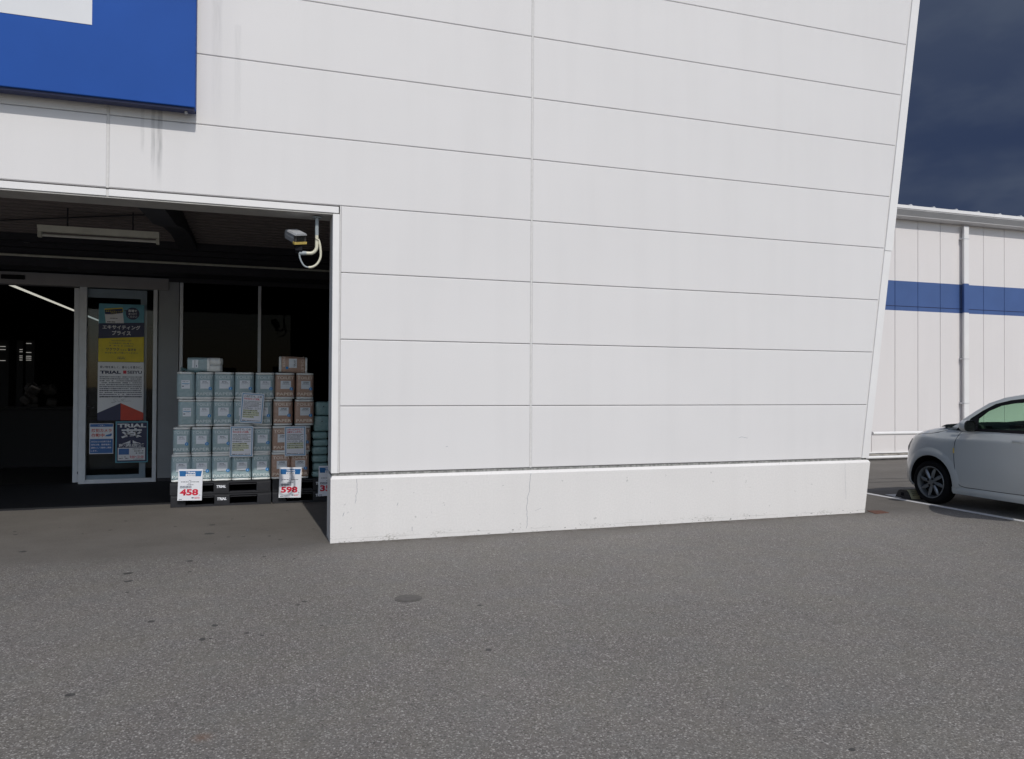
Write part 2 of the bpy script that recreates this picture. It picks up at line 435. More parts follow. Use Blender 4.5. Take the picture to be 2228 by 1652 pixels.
# painted parking line, perpendicular to the facade, and cross mark in front of the wheel stop
pl = MB()
pl.box(6.985, 7.075, -5.2, 1.33, .001, .004)
pl.prism([(7.10, .76), (7.36, .76), (7.40, 1.04), (7.18, 1.06)], 'z', .001, .0045)
tag(pl.build('parking_line', M_['whitepaint']), kind='structure')

# dark sheet over the ground in front of the sliding doors
ap = MB(); ap.box(-8.0, 1.4, 2.80, 5.3, .0, .006); ap.box(-8.0, -3.05, 2.775, 2.80, .0, .008)
tag(ap.build('entrance_apron', M_['sheetblack']), kind='structure')

# gum spots, dark stains and two cracks
st = MB()
spots = [(-2.54, .36), (-1.87, -.28), (-1.59, -.71), (-1.55, -.96), (-1.51, -1.28), (-1.19, -.41), (-1.16, -.79), (-1.12, 1.23), (-1.12, .75), (-.81, .51), (-.63, -.41), (-1.04, .24), (-.94, 1.53), (-.38, 1.93), (-1.46, 1.24), (-1.97, 1.71), (-2.03, 1.21), (-2.52, 1.49), (-2.24, 1.08), (-2.87, 1.38), (-2.82, 1.21), (-1.27, -2.02), (-.91, -2.21), (-.73, -2.41), (-.96, -2.45), (-.65, -2.48), (-.92, -2.45), (-2.04, -1.89), (-1.47, -3.08), (-.94, .53), (-.58, .47), (-.49, .26), (-.40, -.57), (-.36, -.40), (-.17, .72), (-.32, -2.39), (-.43, -1.92), (-.39, -1.85), (.67, -2.27), (.49, -3.08), (2.91, -2.84), (1.51, -4.57)]
big = {2: .033, 3: .030, 8: .045, 21: .020, 24: .018, 22: .018, 28: .022, 7: .028, 0: .030, 5: .024}
for i, (x, y) in enumerate(spots):
    r = big.get(i, random.uniform(.008, .018))
    st.disc((x, y), r, r*random.uniform(.8, 1.3), .0002, .0012, 14, .15)
for pts in ([(7.4, 2.62), (8.3, 2.51), (8.7, 2.50), (9.2, 2.42), (10.2, 2.5)], [(7.2, 2.22), (8.0, 2.18), (8.4, 2.16), (8.9, 2.10), (10, 2.2)]):
    for i in range(len(pts)-1):
        (a, b), (c, d) = pts[i], pts[i+1]; st.prism([(a, b-.018), (c, d-.018), (c, d+.018), (a, b+.018)], 'z', .0002, .0016)
tag(st.build('pavement_stains', M_['stain']), kind='structure')

lid = MB(); lid.disc((.262, -1.985), .090, .088, .0, .003, 28, .02); lid.disc((.262, -1.985), .074, .072, .003, .005, 28)
tag(lid.build('drain_lid', M_['lid'], smooth=30), 'small round iron lid set in the grey asphalt in front of the white wall', 'drain lid')
rp = MB(); rp.prism([(5.86, -.15), (6.07, -.13), (6.10, .02), (5.93, .05)], 'z', .0, .005)
tag(rp.build('rusty_cover', M_['rust']), 'rust red flat cover at the foot of the slanted wall end', 'cover plate')

# ------------------------------------------------------------------ the store building
B = empty('store_building', (0, 0, 0), 'white panelled store with slanted front wall, recessed dark entrance and blue striped wing', 'building')
SL = .1365
def xr(z): return 5.82 + SL*z                     # outer slanted edge of the wing wall
Z0 = .615; TOPK = 12; ZTOP = Z0 + .6*TOPK         # panel rows up to 7.8 m
G_ = .0022                                         # half joint
# horizontal ALC panels
pan = MB()
def panel(mb, c, d=.09, ch=.006):
    """c: four (x,z) corners counter-clockwise from bottom left; front plane y=0 with chamfered rim"""
    cx = sum(p[0] for p in c)/4; cz = sum(p[1] for p in c)/4
    ins = []
    for i, p in enumerate(c):
        sx = ch if i in (0, 3) else -ch; sz = ch if i in (0, 1) else -ch
        ins.append((p[0]+sx, p[1]+sz))
    f = [mb.bm.verts.new((p[0], 0, p[1])) for p in ins]
    m = [mb.bm.verts.new((p[0], ch*.8, p[1])) for p in c]
    k = [mb.bm.verts.new((p[0], d, p[1])) for p in c]
    mb.bm.faces.new(f)
    for i in range(4):
        j = (i+1) % 4
        mb.bm.faces.new((m[i], m[j], f[j], f[i])); mb.bm.faces.new((k[i], k[j], m[j], m[i]))
cols = [-9.28, -5.577, -1.877, 1.823]
for k in range(TOPK):
    za, zb = Z0+.6*k+G_, Z0+.6*(k+1)-G_
    for i, xa in enumerate(cols):
        last = i == 3
        x0 = xa + .0085; x1 = (cols[i+1]-.0085) if not last else None
        if k < 4:
            if i < 2: continue
            if i == 2: x0 = .006
        if last: c = [(x0, za), (xr(za)-.105, za), (xr(zb)-.105, zb), (x0, zb)]
        else: c = [(x0, za), (x1, za), (x1, zb), (x0, zb)]
        panel(pan, c)
pan.build('facade_panels', M_['facade'], B)
jb = MB()
jb.prism([(-9.28, Z0+2.4), (xr(Z0+2.4)-.1, Z0+2.4), (xr(ZTOP)-.1, ZTOP), (-9.28, ZTOP)], 'y', .075, .10)                       # backing behind the joints
jb.prism([(0, Z0), (xr(Z0)-.1, Z0), (xr(3.0)-.1, 3.0), (0, 3.0)], 'y', .074, .099)
jb.build('joint_backing', M_['gapdark'], B)
sj = MB()
for x in cols[1:]:
    sj.box(x-.008, x+.008, .002, .07, Z0+(2.4 if x < 0 else 0)+.0, ZTOP)
sj.box(-.006, .004, .004, .07, Z0, Z0+2.4)
for i in range(1, 1):
    pass
sj.build('joint_sealant', M_['joint'], B)
# slanted edge trim: two lengths, the upper slightly proud
tr = MB()
for za, zb, o in ((Z0-.002, 2.985, 0), (2.99, ZTOP, .012)):
    tr.prism([(xr(za)-.095, za), (xr(za)+o, za), (xr(zb)+o, zb), (xr(zb)-.095, zb)], 'y', -.006-o*.3, .30)
tr.build('edge_trim', M_['trim'], B)
es = MB(); es.prism([(xr(Z0)-.107, Z0), (xr(Z0)-.095, Z0), (xr(ZTOP)-.095, ZTOP), (xr(ZTOP)-.107, ZTOP)], 'y', .006, .07); es.build('edge_sealant', M_['joint'], B)
cp = MB(); cp.box(-9.3, xr(ZTOP)+.03, -.03, .33, ZTOP, ZTOP+.06); cp.build('parapet_cap', M_['trim'], B)
# opening trim: header strip and jamb
ht = MB()
for a, b in ((-9.28, -5.577), (-5.577, -1.877), (-1.877, -.008)):
    ht.box(a+.008, b-.008, -.004, .30, 2.945, Z0+2.4-.012, .003)
ht.build('header_trim', M_['trim'], B)
hj = MB()
for x in (-5.577, -1.877): hj.box(x-.008, x+.008, .004, .29, 2.947, Z0+2.4-.014)
hj.build('header_joint', M_['joint'], B)
jt = MB(); jt.box(-.068, -.008, -.003, .30, .615, 2.938, .003); jt.build('jamb_trim', M_['trim'], B)
# weathered flashing above the plinth, then the concrete plinth
fl_ = MB(); fl_.prism([(-.060, .585), (xr(.585)-.02, .585), (xr(.612)-.02, .612), (-.060, .612)], 'y', .012, .28); fl_.build('flashing', M_['flash'], B)
pb = MB()
def pring(z, y, inset): return [(-.073+inset, y, z), (xr(z)-inset*.6, y, z), (xr(z)-inset*.6, .32, z), (-.073+inset, .32, z)]
pb.grid([pring(-.05, -.034, 0), pring(.565, -.034, 0), pring(.590, -.008, .014)], True)
pb.bm.faces.new([pb.bm.verts.new(p) for p in pring(.590, -.008, .014)])
pb.build('plinth', M_['plinth'], B)
# hairline cracks in the plinth
ck = MB()
def crack(pts, w):
    for i in range(len(pts)-1):
        (a, b), (c, d) = pts[i], pts[i+1]
        ck.quad((a-w, -.0348, b), (a+w, -.0348, b), (c+w, -.0348, d), (c-w, -.0348, d))
rnd = random.Random(3)
pts = [(1.815, .563)]
for i in range(16): pts.append((pts[-1][0] + rnd.uniform(-.012, .010) - .001, pts[-1][1] - .033))
crack(pts, .0014)
pts = [(.155, .563)]
for i in range(9): pts.append((pts[-1][0] + rnd.uniform(-.014, .008), pts[-1][1] - .024))
crack(pts, .0012)
pts = [(5.55, .56)]
for i in range(8): pts.append((pts[-1][0] + rnd.uniform(-.006, .005), pts[-1][1] - .05))
crack(pts, .0007)
for a, b, c, d in ((.035, .235, .047, .268), (1.86, .20, 1.92, .225), (.10, .12, .115, .132), (.075, .26, .085, .272), (.52, .31, .53, .335), (.66, .07, .66, .11), (.96, .29, .965, .30)):
    crack([(a, b), (c, d)], .0016)
ck.build('cracks', M_['greyink'], B)
# scuffs on panels
sc_ = MB()
for a, b, c, d in ((4.18, .868, 4.22, .876), (4.22, .876, 4.29, .862), (.98, .835, 1.0, .838)):
    sc_.quad((a, -.0008, b-.0012), (c, -.0008, d-.0012), (c, -.0008, d+.0012), (a, -.0008, b+.0012))
sc_.build('scuffs', M_['greyink'], B)
# left end of the facade, far out of frame
le = MB(); le.box(-9.3, -8.0, .0, .30, -.05, 3.01); le.build('left_pier', M_['facade'], B)
# back of the wing wall
bk = MB(); bk.prism([(-.06, .60), (xr(.6)-.1, .60), (xr(ZTOP)-.1, ZTOP), (-9.28, ZTOP), (-9.28, 2.96), (-.06, 2.96)], 'y', .102, .295); bk.build('facade_core', M_['innerwall'], B)
# soffit and canopy
so = MB(); so.box(-8, -.07, .005, .29, 2.932, 2.943); so.build('soffit', M_['soffit'], B)
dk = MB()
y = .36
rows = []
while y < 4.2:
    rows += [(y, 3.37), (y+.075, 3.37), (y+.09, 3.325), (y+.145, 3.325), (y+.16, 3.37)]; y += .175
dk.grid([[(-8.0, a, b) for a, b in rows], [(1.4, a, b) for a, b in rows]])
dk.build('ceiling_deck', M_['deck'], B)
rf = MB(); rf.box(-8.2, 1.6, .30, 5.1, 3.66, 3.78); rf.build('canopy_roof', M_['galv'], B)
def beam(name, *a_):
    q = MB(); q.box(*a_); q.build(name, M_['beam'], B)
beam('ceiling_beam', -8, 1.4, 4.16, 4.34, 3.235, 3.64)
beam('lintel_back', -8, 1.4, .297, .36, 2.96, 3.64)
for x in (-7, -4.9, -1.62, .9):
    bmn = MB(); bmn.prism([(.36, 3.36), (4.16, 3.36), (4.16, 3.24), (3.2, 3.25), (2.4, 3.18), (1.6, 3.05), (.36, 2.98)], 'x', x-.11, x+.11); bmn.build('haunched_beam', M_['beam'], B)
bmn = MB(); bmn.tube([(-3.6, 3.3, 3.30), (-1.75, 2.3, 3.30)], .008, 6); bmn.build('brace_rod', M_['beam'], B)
beam('upper_wall', -8, 1.4, 4.60, 5.06, 2.97, 3.65)
beam('shutter_box', -8, 1.4, 4.45, 4.595, 3.20, 3.65)
st2 = MB(); st2.tube([(-8, 4.56, 3.10), (1.4, 4.56, 3.10)], .016, 8); st2.build('conduit', M_['lamp_body'], B)
js = MB(); js.box(-3.62, -3.55, 4.42, 4.447, 3.25, 3.32); js.build('junction_box', M_['soffit'], B)
js = MB(); js.box(-2.35, -2.27, 4.42, 4.447, 3.26, 3.34); js.build('junction_box', M_['soffit'], B)
# end wall of the entrance recess
ew = MB(); ew.box(1.4, 1.55, .33, 5.15, -.05, 3.66); ew.build('recess_end_wall', M_['innerwall'], B)
ew = MB(); ew.box(-8.15, -8.0, .33, 5.15, -.05, 3.66); ew.build('recess_end_wall', M_['innerwall'], B)
# door wall y = 5.1
dw = MB()
dw.box(-2.085, -1.815, 5.12, 5.26, .05, 2.93)
dw.build('entrance_wall', M_['innerwall'], B); dw = MB()
dw.box(-8.0, -5.15, 5.12, 5.26, 0, 2.95)
dw.build('entrance_wall', M_['innerwall'], B)
skt = MB(); skt.box(-2.085, 1.4, 5.10, 5.27, .0, .055); skt.build('wall_base_rail', M_['beam'], B)
hp = MB(); hp.box(-5.15, -1.95, 5.085, 5.26, 2.775, 2.945, .003); hp.build('door_head_panel', M_['aludark'], B)
wh = MB(); wh.box(-1.95, 1.4, 5.10, 5.26, 2.90, 2.965); wh.build('window_head', M_['beam'], B)
se = MB(); se.box(-4.045, -3.765, 5.055, 5.085, 2.84, 2.898, .008); se.box(-4.03, -3.78, 5.050, 5.056, 2.85, 2.862)
se.build('door_sensor', M_['black'], B)
# sliding door leaf (open, left) and fixed leaf
def door(name, xs, parts):
    pass
fx = MB()
fx.box(-3.092, -3.003, 5.085, 5.15, .0, 2.775, .003)
fx.box(-2.150, -2.096, 5.085, 5.15, .0, 2.775, .003)
fx.box(-3.003, -2.150, 5.088, 5.14, .0, .030, .002); fx.box(-3.003, -2.150, 5.098, 5.14, .030, .062, .002)
fixed = fx.build('fixed_door_leaf', M_['alu'], B)
gp = MB(); gp.quad((-3.003, 5.115, .06), (-2.15, 5.115, .06), (-2.15, 5.115, 2.775), (-3.003, 5.115, 2.775)); gp.build('glass', M_['glass'], fixed)
mv = MB()
mv.box(-3.178, -3.118, 5.165, 5.20, .02, 2.765, .003); mv.box(-3.118, -3.10, 5.168, 5.196, .02, 2.765)
mv.box(-2.328, -2.245, 5.165, 5.20, .02, 2.765, .003)
mv.box(-3.10, -2.328, 5.167, 5.198, .03, .115, .003); mv.box(-3.10, -2.328, 5.167, 5.198, 2.64, 2.765, .003)
leaf = mv.build('sliding_door_leaf', M_['alu'], B)
gp = MB(); gp.quad((-3.10, 5.18, .11), (-2.328, 5.18, .11), (-2.328, 5.18, 2.65), (-3.10, 5.18, 2.65)); gp.build('glass', M_['glass'], leaf)
lk = MB(); lk.prism([(-3.105+.014*math.cos(a), .155+.022*math.sin(a)) for a in [i*math.pi/6 for i in range(12)]], 'y', 5.158, 5.166); lk.build('lock', M_['navy'], leaf)
ds = MB(); ds.box(-5.15, -5.08, 5.085, 5.15, 0, 2.775); ds.build('door_post', M_['alu'], B)
# window right of the door
for a, b in ((-1.757, -.706), (-.673, .37), (.403, 1.4)):
    w = MB(); w.box(a-.045, a, 5.11, 5.17, .06, 2.90, .003)
    wo = w.build('window', M_['alu'], B)
    p_ = MB(); p_.quad((a, 5.14, .06), (b-.002, 5.14, .06), (b-.002, 5.14, 2.9), (a, 5.14, 2.9)); p_.build('pane', M_['darkglass'], wo)
# interior of the store
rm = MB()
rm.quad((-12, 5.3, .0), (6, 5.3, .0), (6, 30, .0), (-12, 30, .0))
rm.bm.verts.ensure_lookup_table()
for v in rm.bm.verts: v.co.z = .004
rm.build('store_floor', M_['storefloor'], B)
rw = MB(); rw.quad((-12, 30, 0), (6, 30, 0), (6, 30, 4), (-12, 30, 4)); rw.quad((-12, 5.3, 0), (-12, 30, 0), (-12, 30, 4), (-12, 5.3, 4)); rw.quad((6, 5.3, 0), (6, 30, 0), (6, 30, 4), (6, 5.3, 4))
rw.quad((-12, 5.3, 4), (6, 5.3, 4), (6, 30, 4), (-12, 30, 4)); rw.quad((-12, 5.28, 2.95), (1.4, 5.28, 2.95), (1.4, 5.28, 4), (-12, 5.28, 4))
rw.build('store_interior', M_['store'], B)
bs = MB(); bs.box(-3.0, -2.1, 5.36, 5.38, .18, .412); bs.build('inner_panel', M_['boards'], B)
# wing: vertical panels, blue band, gutter, drain pipe
WY = 5.2; WP = .5915; X0 = 11.483 - 17*WP
wg = MB(); sb = MB()
k = 0
x = X0
while x < 34:
    for mb, za, zb in ((wg, .14, 2.992), (sb, 2.992, 3.595), (wg, 3.595, 4.95)):
        c = [(x+.004, za), (x+WP-.004, za), (x+WP-.004, zb), (x+.004, zb)]
        ch = .005
        f = [mb.bm.verts.new((p[0]+(ch if i in (0, 3) else -ch), WY, p[1])) for i, p in enumerate(c)]
        m_ = [mb.bm.verts.new((p[0], WY+.008, p[1])) for p in c]
        b_ = [mb.bm.verts.new((p[0], WY+.05, p[1])) for p in c]
        mb.bm.faces.new(f)
        for i in range(4):
            j = (i+1) % 4
            mb.bm.faces.new((m_[i], m_[j], f[j], f[i])); mb.bm.faces.new((b_[i], b_[j], m_[j], m_[i]))
    x += WP
wg.build('wing_panels', M_['wing'], B); sb.build('blue_stripe', M_['blue'], B)
wb = MB(); wb.box(X0, 34, WY+.045, WY+.2, .0, 4.95); wb.build('wing_wall_backing', M_['gapdark'], B)
sl = MB(); sl.box(X0, 34, WY-.004, WY+.002, 3.078, 3.090); sl.build('stripe_bead', M_['navy'], B)
cb = MB(); cb.box(X0, 34, WY-.10, WY+.05, -.05, .105, .008); cb.build('footing', M_['concrete'], B)
wf = MB(); wf.box(X0, 34, WY-.012, WY+.03, .118, .142); wf.build('base_flashing', M_['trim'], B)
gu = MB()
prof = [(4.915, 4.985), (4.905, 4.972), (5.005, 4.872), (4.998, 4.870), (5.000, 4.862), (5.055, 4.838), (5.195, 4.842), (5.195, 4.985)]
for a, b in ((6.9, 10.3), (10.303, 13.79), (13.793, 17.4), (17.403, 21), (21.003, 34)): gu.prism(prof, 'x', a, b)
gu.build('gutter', M_['gutter'], B)
fa = MB()
for a, b in ((6.9, 10.3), (10.303, 13.79), (13.793, 17.4), (17.403, 34)): fa.box(a, b, 4.90, 5.2, 4.99, 5.056, .003)
fa.build('roof_fascia', M_['trim'], B)
rr = MB(); rr.quad((6.9, 4.92, 5.05), (34, 4.92, 5.05), (34, 20, 5.35), (6.9, 20, 5.35))
x = 11.62 - 8*.594
while x < 34:
    rr.grid([[(x-.055, 4.93, 5.055), (x-.015, 4.93, 5.09), (x+.015, 4.93, 5.09), (x+.055, 4.93, 5.055)], [(x-.055, 20, 5.355), (x-.015, 20, 5.39), (x+.015, 20, 5.39), (x+.055, 20, 5.355)]])
    rr.quad((x-.055, 4.93, 5.055), (x-.015, 4.93, 5.09), (x+.015, 4.93, 5.09), (x+.055, 4.93, 5.055))
    x += .594
rr.build('wing_roof', M_['galv'], B)
dp = MB()
px0, px1 = 13.185, 13.315
for a, b, nm in ((.10, 2.995, 0), (3.60, 4.80, 0)): dp.box(px0, px1, WY-.115, WY-.065, a, b, .004)
dpo = dp.build('drain_pipe', M_['trim'], B)
db = MB(); db.box(px0, px1, WY-.115, WY-.065, 2.995, 3.60, .004); db.build('painted_section', M_['blue'], dpo)
br = MB()
for z in (1.10, 2.02, 4.52):
    br = MB(); br.box(px0-.02, px0+.01, WY-.10, WY+.002, z, z+.035); br.box(px0-.004, px1+.004, WY-.119, WY-.06, z+.01, z+.02); br.build('bracket', M_['galv'], dpo)

# ------------------------------------------------------------------ facade sign
S = empty('blue_sign', (-1.2, -.03, 3.7), 'large blue signboard with white lettering mounted high on the white wall, top left', 'sign')
s1 = MB(); s1.box(-7.6, -1.205, -.16, -.045, 3.70, 6.2, .006); s1.build('face', M_['signblue'], S)
s2 = MB(); s2.box(-7.6, -1.205, -.045, -.030, 3.685, 6.2); s2.box(-7.6, -1.215, -.14, -.045, 3.682, 3.70); s2.build('back_frame', M_['navy'], S)
s3 = MB(); s3.box(-7.0, -1.972, -.163, -.159, 4.268, 5.6); s3.build('white_lettering', M_['signwhite'], S)
s4 = MB()
for x in (-1.3, -2.9, -4.5, -6.1):
    s4 = MB(); s4.box(x-.02, x+.02, -.03, .0, 3.72, 6.0); s4.build('bracket', M_['galv'], S)
s5 = MB(); s5.box(-1.29, -1.27, -.10, -.06, 3.668, 3.684); s5.build('bolt', M_['galv'], S)

# ------------------------------------------------------------------ unlit fluorescent batten under the canopy
L = empty('ceiling_lamp', (-2.38, 2.5, 3.05), 'unlit cream fluorescent batten hanging under the dark canopy above the doors', 'lamp')
a = MB(); a.prism([(2.44, 3.125), (2.56, 3.125), (2.53, 3.06), (2.47, 3.06)], 'x', -2.98, -1.775); a.build('housing', M_['lamp_body'], L)
a = MB(); a.tube([(-2.95, 2.5, 3.025), (-1.80, 2.5, 3.025)], .015, 10); a.build('tube', M_['lamp_tube'], L)
a = MB(); a.box(-2.985, -2.945, 2.475, 2.525, 3.0, 3.06, .005); a.build('socket', M_['lamp_body'], L)
a = MB(); a.box(-1.81, -1.775, 2.475, 2.525, 2.995, 3.06, .005); a.build('socket', M_['lamp_body'], L)
a = MB(); a.tube([(-2.7, 2.5, 3.12), (-2.7, 2.5, 3.34)], .008, 6); a.build('hanger', M_['beam'], L)
a = MB(); a.tube([(-2.05, 2.5, 3.12), (-2.05, 2.5, 3.34)], .008, 6); a.build('hanger', M_['beam'], L)

# lit lamps inside the store
I = empty('interior_lamp_row', (-5.45, 10, 3.4), 'long row of lit tubes on the dark store ceiling seen through the open door', 'lamp')
a = MB()
y = 6.4
while y < 24:
    a = MB(); a.box(-5.48, -5.40, y, y+2.30, 3.385, 3.40); a.build('tube', M_['tube_lit'], I); y += 2.33
a = MB(); a.box(-5.50, -5.38, 6.2, 24.5, 3.402, 3.45); a.build('rail', M_['store'], I)
sh_lab = ['dark store shelf with wide lit tubes, cut by the left photo edge', 'dark store shelf with five very short lit tubes, the middle one', 'dark store shelf with five longer lit tubes, nearest the door leaf']
for i, (x0, x1, zs) in enumerate(((-5.32, -5.067, (2.085, 2.030, 1.830)), (-4.845, -4.800, (2.035, 1.995, 1.92, 1.885, 1.845)), (-4.74, -4.66, (2.15, 1.985, 1.915, 1.882, 1.845)))):
    h = empty('display_shelf', ((x0+x1)/2, 9.2, 0), sh_lab[i], 'shelf', 'dark shelves inside the store')
    a = MB(); a.box(x0-.05, x1+.05, 9.02, 9.4, 0, 2.2); a.build('cabinet', M_['store'], h)
    a = MB()
    for z in zs: a = MB(); a.box(x0, x1, 9.0, 9.015, z-.004, z+.004); a.build('tube', M_['shelf_lit'], h)
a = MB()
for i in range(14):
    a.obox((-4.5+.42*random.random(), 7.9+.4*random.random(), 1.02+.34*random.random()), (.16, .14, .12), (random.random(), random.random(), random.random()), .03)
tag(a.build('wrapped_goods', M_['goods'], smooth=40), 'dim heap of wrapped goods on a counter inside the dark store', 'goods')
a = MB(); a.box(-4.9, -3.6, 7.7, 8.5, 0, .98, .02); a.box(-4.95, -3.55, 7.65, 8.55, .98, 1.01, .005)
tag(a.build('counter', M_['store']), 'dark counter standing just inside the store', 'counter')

# ------------------------------------------------------------------ security camera on its bent pipe
K = empty('security_camera', (-.19, .2, 2.93), 'grey box security camera with yellow lip hanging on a bent white pipe under the lintel', 'security camera')
a = MB(); a.tube([(-.193, .2, 2.935), (-.193, .2, 2.77)], .0165, 14); a.tube([(-.193, .2, 2.935), (-.193, .2, 2.925)], .04, 16); a.build('upper_pipe', M_['pipe_shade'], K, smooth=40)
pts = [(-.193, .2, 2.77)]
for i in range(9):
    t = i/8*math.pi/2; pts.append((-.193-.062*(1-math.cos(t)), .2, 2.67-.066*math.sin(t)))
pts.append((-.285, .2, 2.604))
a = MB(); a.tube(pts, .0155, 14); a.build('bent_pipe', M_['cream'], K, smooth=40)
a = MB(); a.tube([(-.283, .2, 2.604), (-.345, .2, 2.601)], .0185, 12); a.build('pipe_socket', M_['pipe_shade'], K, smooth=40)
a = MB(); a.box(-.383, -.318, .17, .25, 2.615, 2.665, .006); a.box(-.375, -.33, .19, .23, 2.60, 2.62); a.build('mount', M_['black'], K)
pts = []
for i in range(22):
    t = i/21.0
    q = [(-.345, 2.60), (-.335, 2.545), (-.30, 2.487), (-.245, 2.478), (-.195, 2.505), (-.163, 2.56), (-.158, 2.62), (-.168, 2.70), (-.182, 2.735)]
    f = t*(len(q)-1); j = min(int(f), len(q)-2); u = f-j
    P0, P1, P2, P3 = q[max(j-1, 0)], q[j], q[j+1], q[min(j+2, len(q)-1)]
    cr = lambda k_: .5*(2*P1[k_]+(P2[k_]-P0[k_])*u+(2*P0[k_]-5*P1[k_]+4*P2[k_]-P3[k_])*u*u+(3*P1[k_]-P0[k_]-3*P2[k_]+P3[k_])*u**3)
    pts.append((cr(0), .195, cr(1)))
a = MB(); a.tube(pts[:8], .0075, 10); a.build('cable', M_['pipe_shade'], K, smooth=40)
a = MB(); a.tube(pts[7:], .0105, 10); a.build('cable_sleeve', M_['cream'], K, smooth=40)
a = MB(); a.tube([(-.193+.022*math.cos(t), .2+.022*math.sin(t), 2.728-.012*math.cos(t)) for t in [i*math.pi/6 for i in range(13)]], .002, 6, False); a.build('cable_tie', M_['black'], K)
# housing: box along an axis going back, left and up
ax = Vector((-.36, .78, .34)).normalized(); side = Vector((1, 0, 0)); side = (side - ax*side.dot(ax)).normalized(); upv = side.cross(ax)*1.0
if upv.z < 0: upv = -upv
fc = Vector((-.338, .14, 2.716))
def cf(u, w, t): return fc + side*u + upv*w + ax*t
def hull(mb, prof, t0, t1):
    A = [mb.bm.verts.new(cf(u, w, t0)) for u, w in prof]; Bv = [mb.bm.verts.new(cf(u, w, t1)) for u, w in prof]
    n = len(prof); mb.bm.faces.new(Bv)
    mb.bm.faces.new(A)
    for i in range(n): mb.bm.faces.new((A[i], A[(i+1) % n], Bv[(i+1) % n], Bv[i]))
a = MB(); hull(a, [(-.050, -.04), (.050, -.04), (.054, .0), (.046, .040), (-.046, .040), (-.054, .0)], .02, .21); a.build('housing', M_['camgrey'], K)
a = MB(); hull(a, [(-.056, .034), (.056, .034), (.048, .050), (-.048, .050)], -.012, .17); a.build('sunshield', M_['galv'], K)
a = MB(); hull(a, [(-.054, -.036), (.054, -.036), (.054, .034), (-.054, .034)], .0, .02); a.build('bezel', M_['stopgrey'], K)
a = MB(); hull(a, [(-.034, -.022), (.034, -.022), (.034, .026), (-.034, .026)], -.002, .0); a.build('window', M_['privacy'], K)
a = MB(); hull(a, [(-.058, -.046), (.058, -.046), (.058, -.026), (-.058, -.026)], -.008, .03); a.build('lip', M_['camyellow'], K)

K.location = (-.196, .11, 2.915)
# ------------------------------------------------------------------ posters on the fixed door leaf
def sheet_box(mb, x0, x1, z0, z1, y, t=.0006): mb.box(x0, x1, y, y+t, z0, z1)
YD = 5.084
def Lr(i): return YD - .001 - .0008*i
P = empty('price_poster', (-2.56, YD, 1.725), 'tall poster of pale blue, navy and yellow bands, topmost on the door glass', 'poster')
a = MB(); sheet_box(a, -2.852, -2.269, 1.728, 2.550, Lr(0)); a.build('sheet', M_['cyan'], P)
a = MB(); a.prism([(-2.852, 2.055), (-2.269, 2.090), (-2.269, 2.295), (-2.852, 2.268)], 'y', Lr(1), Lr(0)-.0001)
a.prism([(-2.419+.088*math.cos(t), 2.42+.088*math.sin(t)) for t in [i*math.pi/14 for i in range(28)]], 'y', Lr(1), Lr(0)-.0001)
a.prism([(-2.535, 2.462), (-2.47, 2.43), (-2.47, 2.47)], 'y', Lr(1)-.0001, Lr(0)-.0002); a.build('navy_band', M_['navy'], P)
a = MB(); a.prism([(-2.852, 1.728), (-2.269, 1.728), (-2.269, 2.090), (-2.852, 2.055)], 'y', Lr(1), Lr(0)-.0001)
a.prism([(-2.782, 2.478), (-2.550, 2.502), (-2.540, 2.44), (-2.775, 2.42)], 'y', Lr(2), Lr(1)); a.build('yellow_band', M_['yellow'], P)
a = MB(); a.prism([(-2.762, 2.276), (-2.530, 2.276), (-2.548, 2.46), (-2.778, 2.42)], 'y', Lr(1), Lr(0)-.0001)
a.build('ticket', M_['white'], P)
a = MB(); a.prism([(-2.777, 2.462), (-2.552, 2.486), (-2.548, 2.425), (-2.680, 2.402), (-2.774, 2.40)], 'y', Lr(3), Lr(2)); a.build('ticket_head', M_['navy'], P)
a = MB()
put_text(a, 'エキサイティング', -2.803, -2.317, 2.188, 2.250, Lr(2), .022)
put_text(a, 'プライス', -2.683, -2.441, 2.107, 2.170, Lr(2), .022)
put_text(a, '売場で', -2.478, -2.362, 2.44, 2.478, Lr(2), .03); put_text(a, '見つけて', -2.475, -2.363, 2.398, 2.428, Lr(2), .01); put_text(a, 'ください!', -2.475, -2.363, 2.362, 2.388, Lr(2), .01)
a.build('pale_lettering', M_['white'], P)
a = MB()
put_text(a, 'エキサイティング', -2.765, -2.56, 2.432, 2.455, Lr(4), .02); put_text(a, 'プライス', -2.70, -2.62, 2.41, 2.43, Lr(4), .02)
a.build('ticket_lettering', M_['yellow'], P)
a = MB()
put_text(a, 'TRIALの本日の特別なお値打', -2.69, -2.43, 2.018, 2.04, Lr(2)); put_text(a, '「この商品がこの価格で!?」', -2.715, -2.405, 1.978, 2.002, Lr(2), .01)
dashes(a, -2.71, -2.41, 1.955, .012, Lr(2), 5); put_text(a, 'ワクワク', -2.757, -2.585, 1.884, 1.925, Lr(2), .03); put_text(a, 'できる', -2.572, -2.495, 1.886, 1.905, Lr(2), .01)
put_text(a, '驚きを', -2.478, -2.369, 1.884, 1.922, Lr(2), .025); put_text(a, 'ぜひ手に取って感じてください!', -2.77, -2.345, 1.842, 1.868, Lr(2), .012)
dashes(a, -2.615, -2.50, 1.795, .009, Lr(2), 8); put_text(a, 'TRIAL', -2.615, -2.505, 1.765, 1.783, Lr(2), .03)
dashes(a, -2.71, -2.61, 2.345, .012, Lr(2), 9); dashes(a, -2.745, -2.64, 2.293, .014, Lr(2), 10)
a.build('dark_lettering', M_['ink'], P)

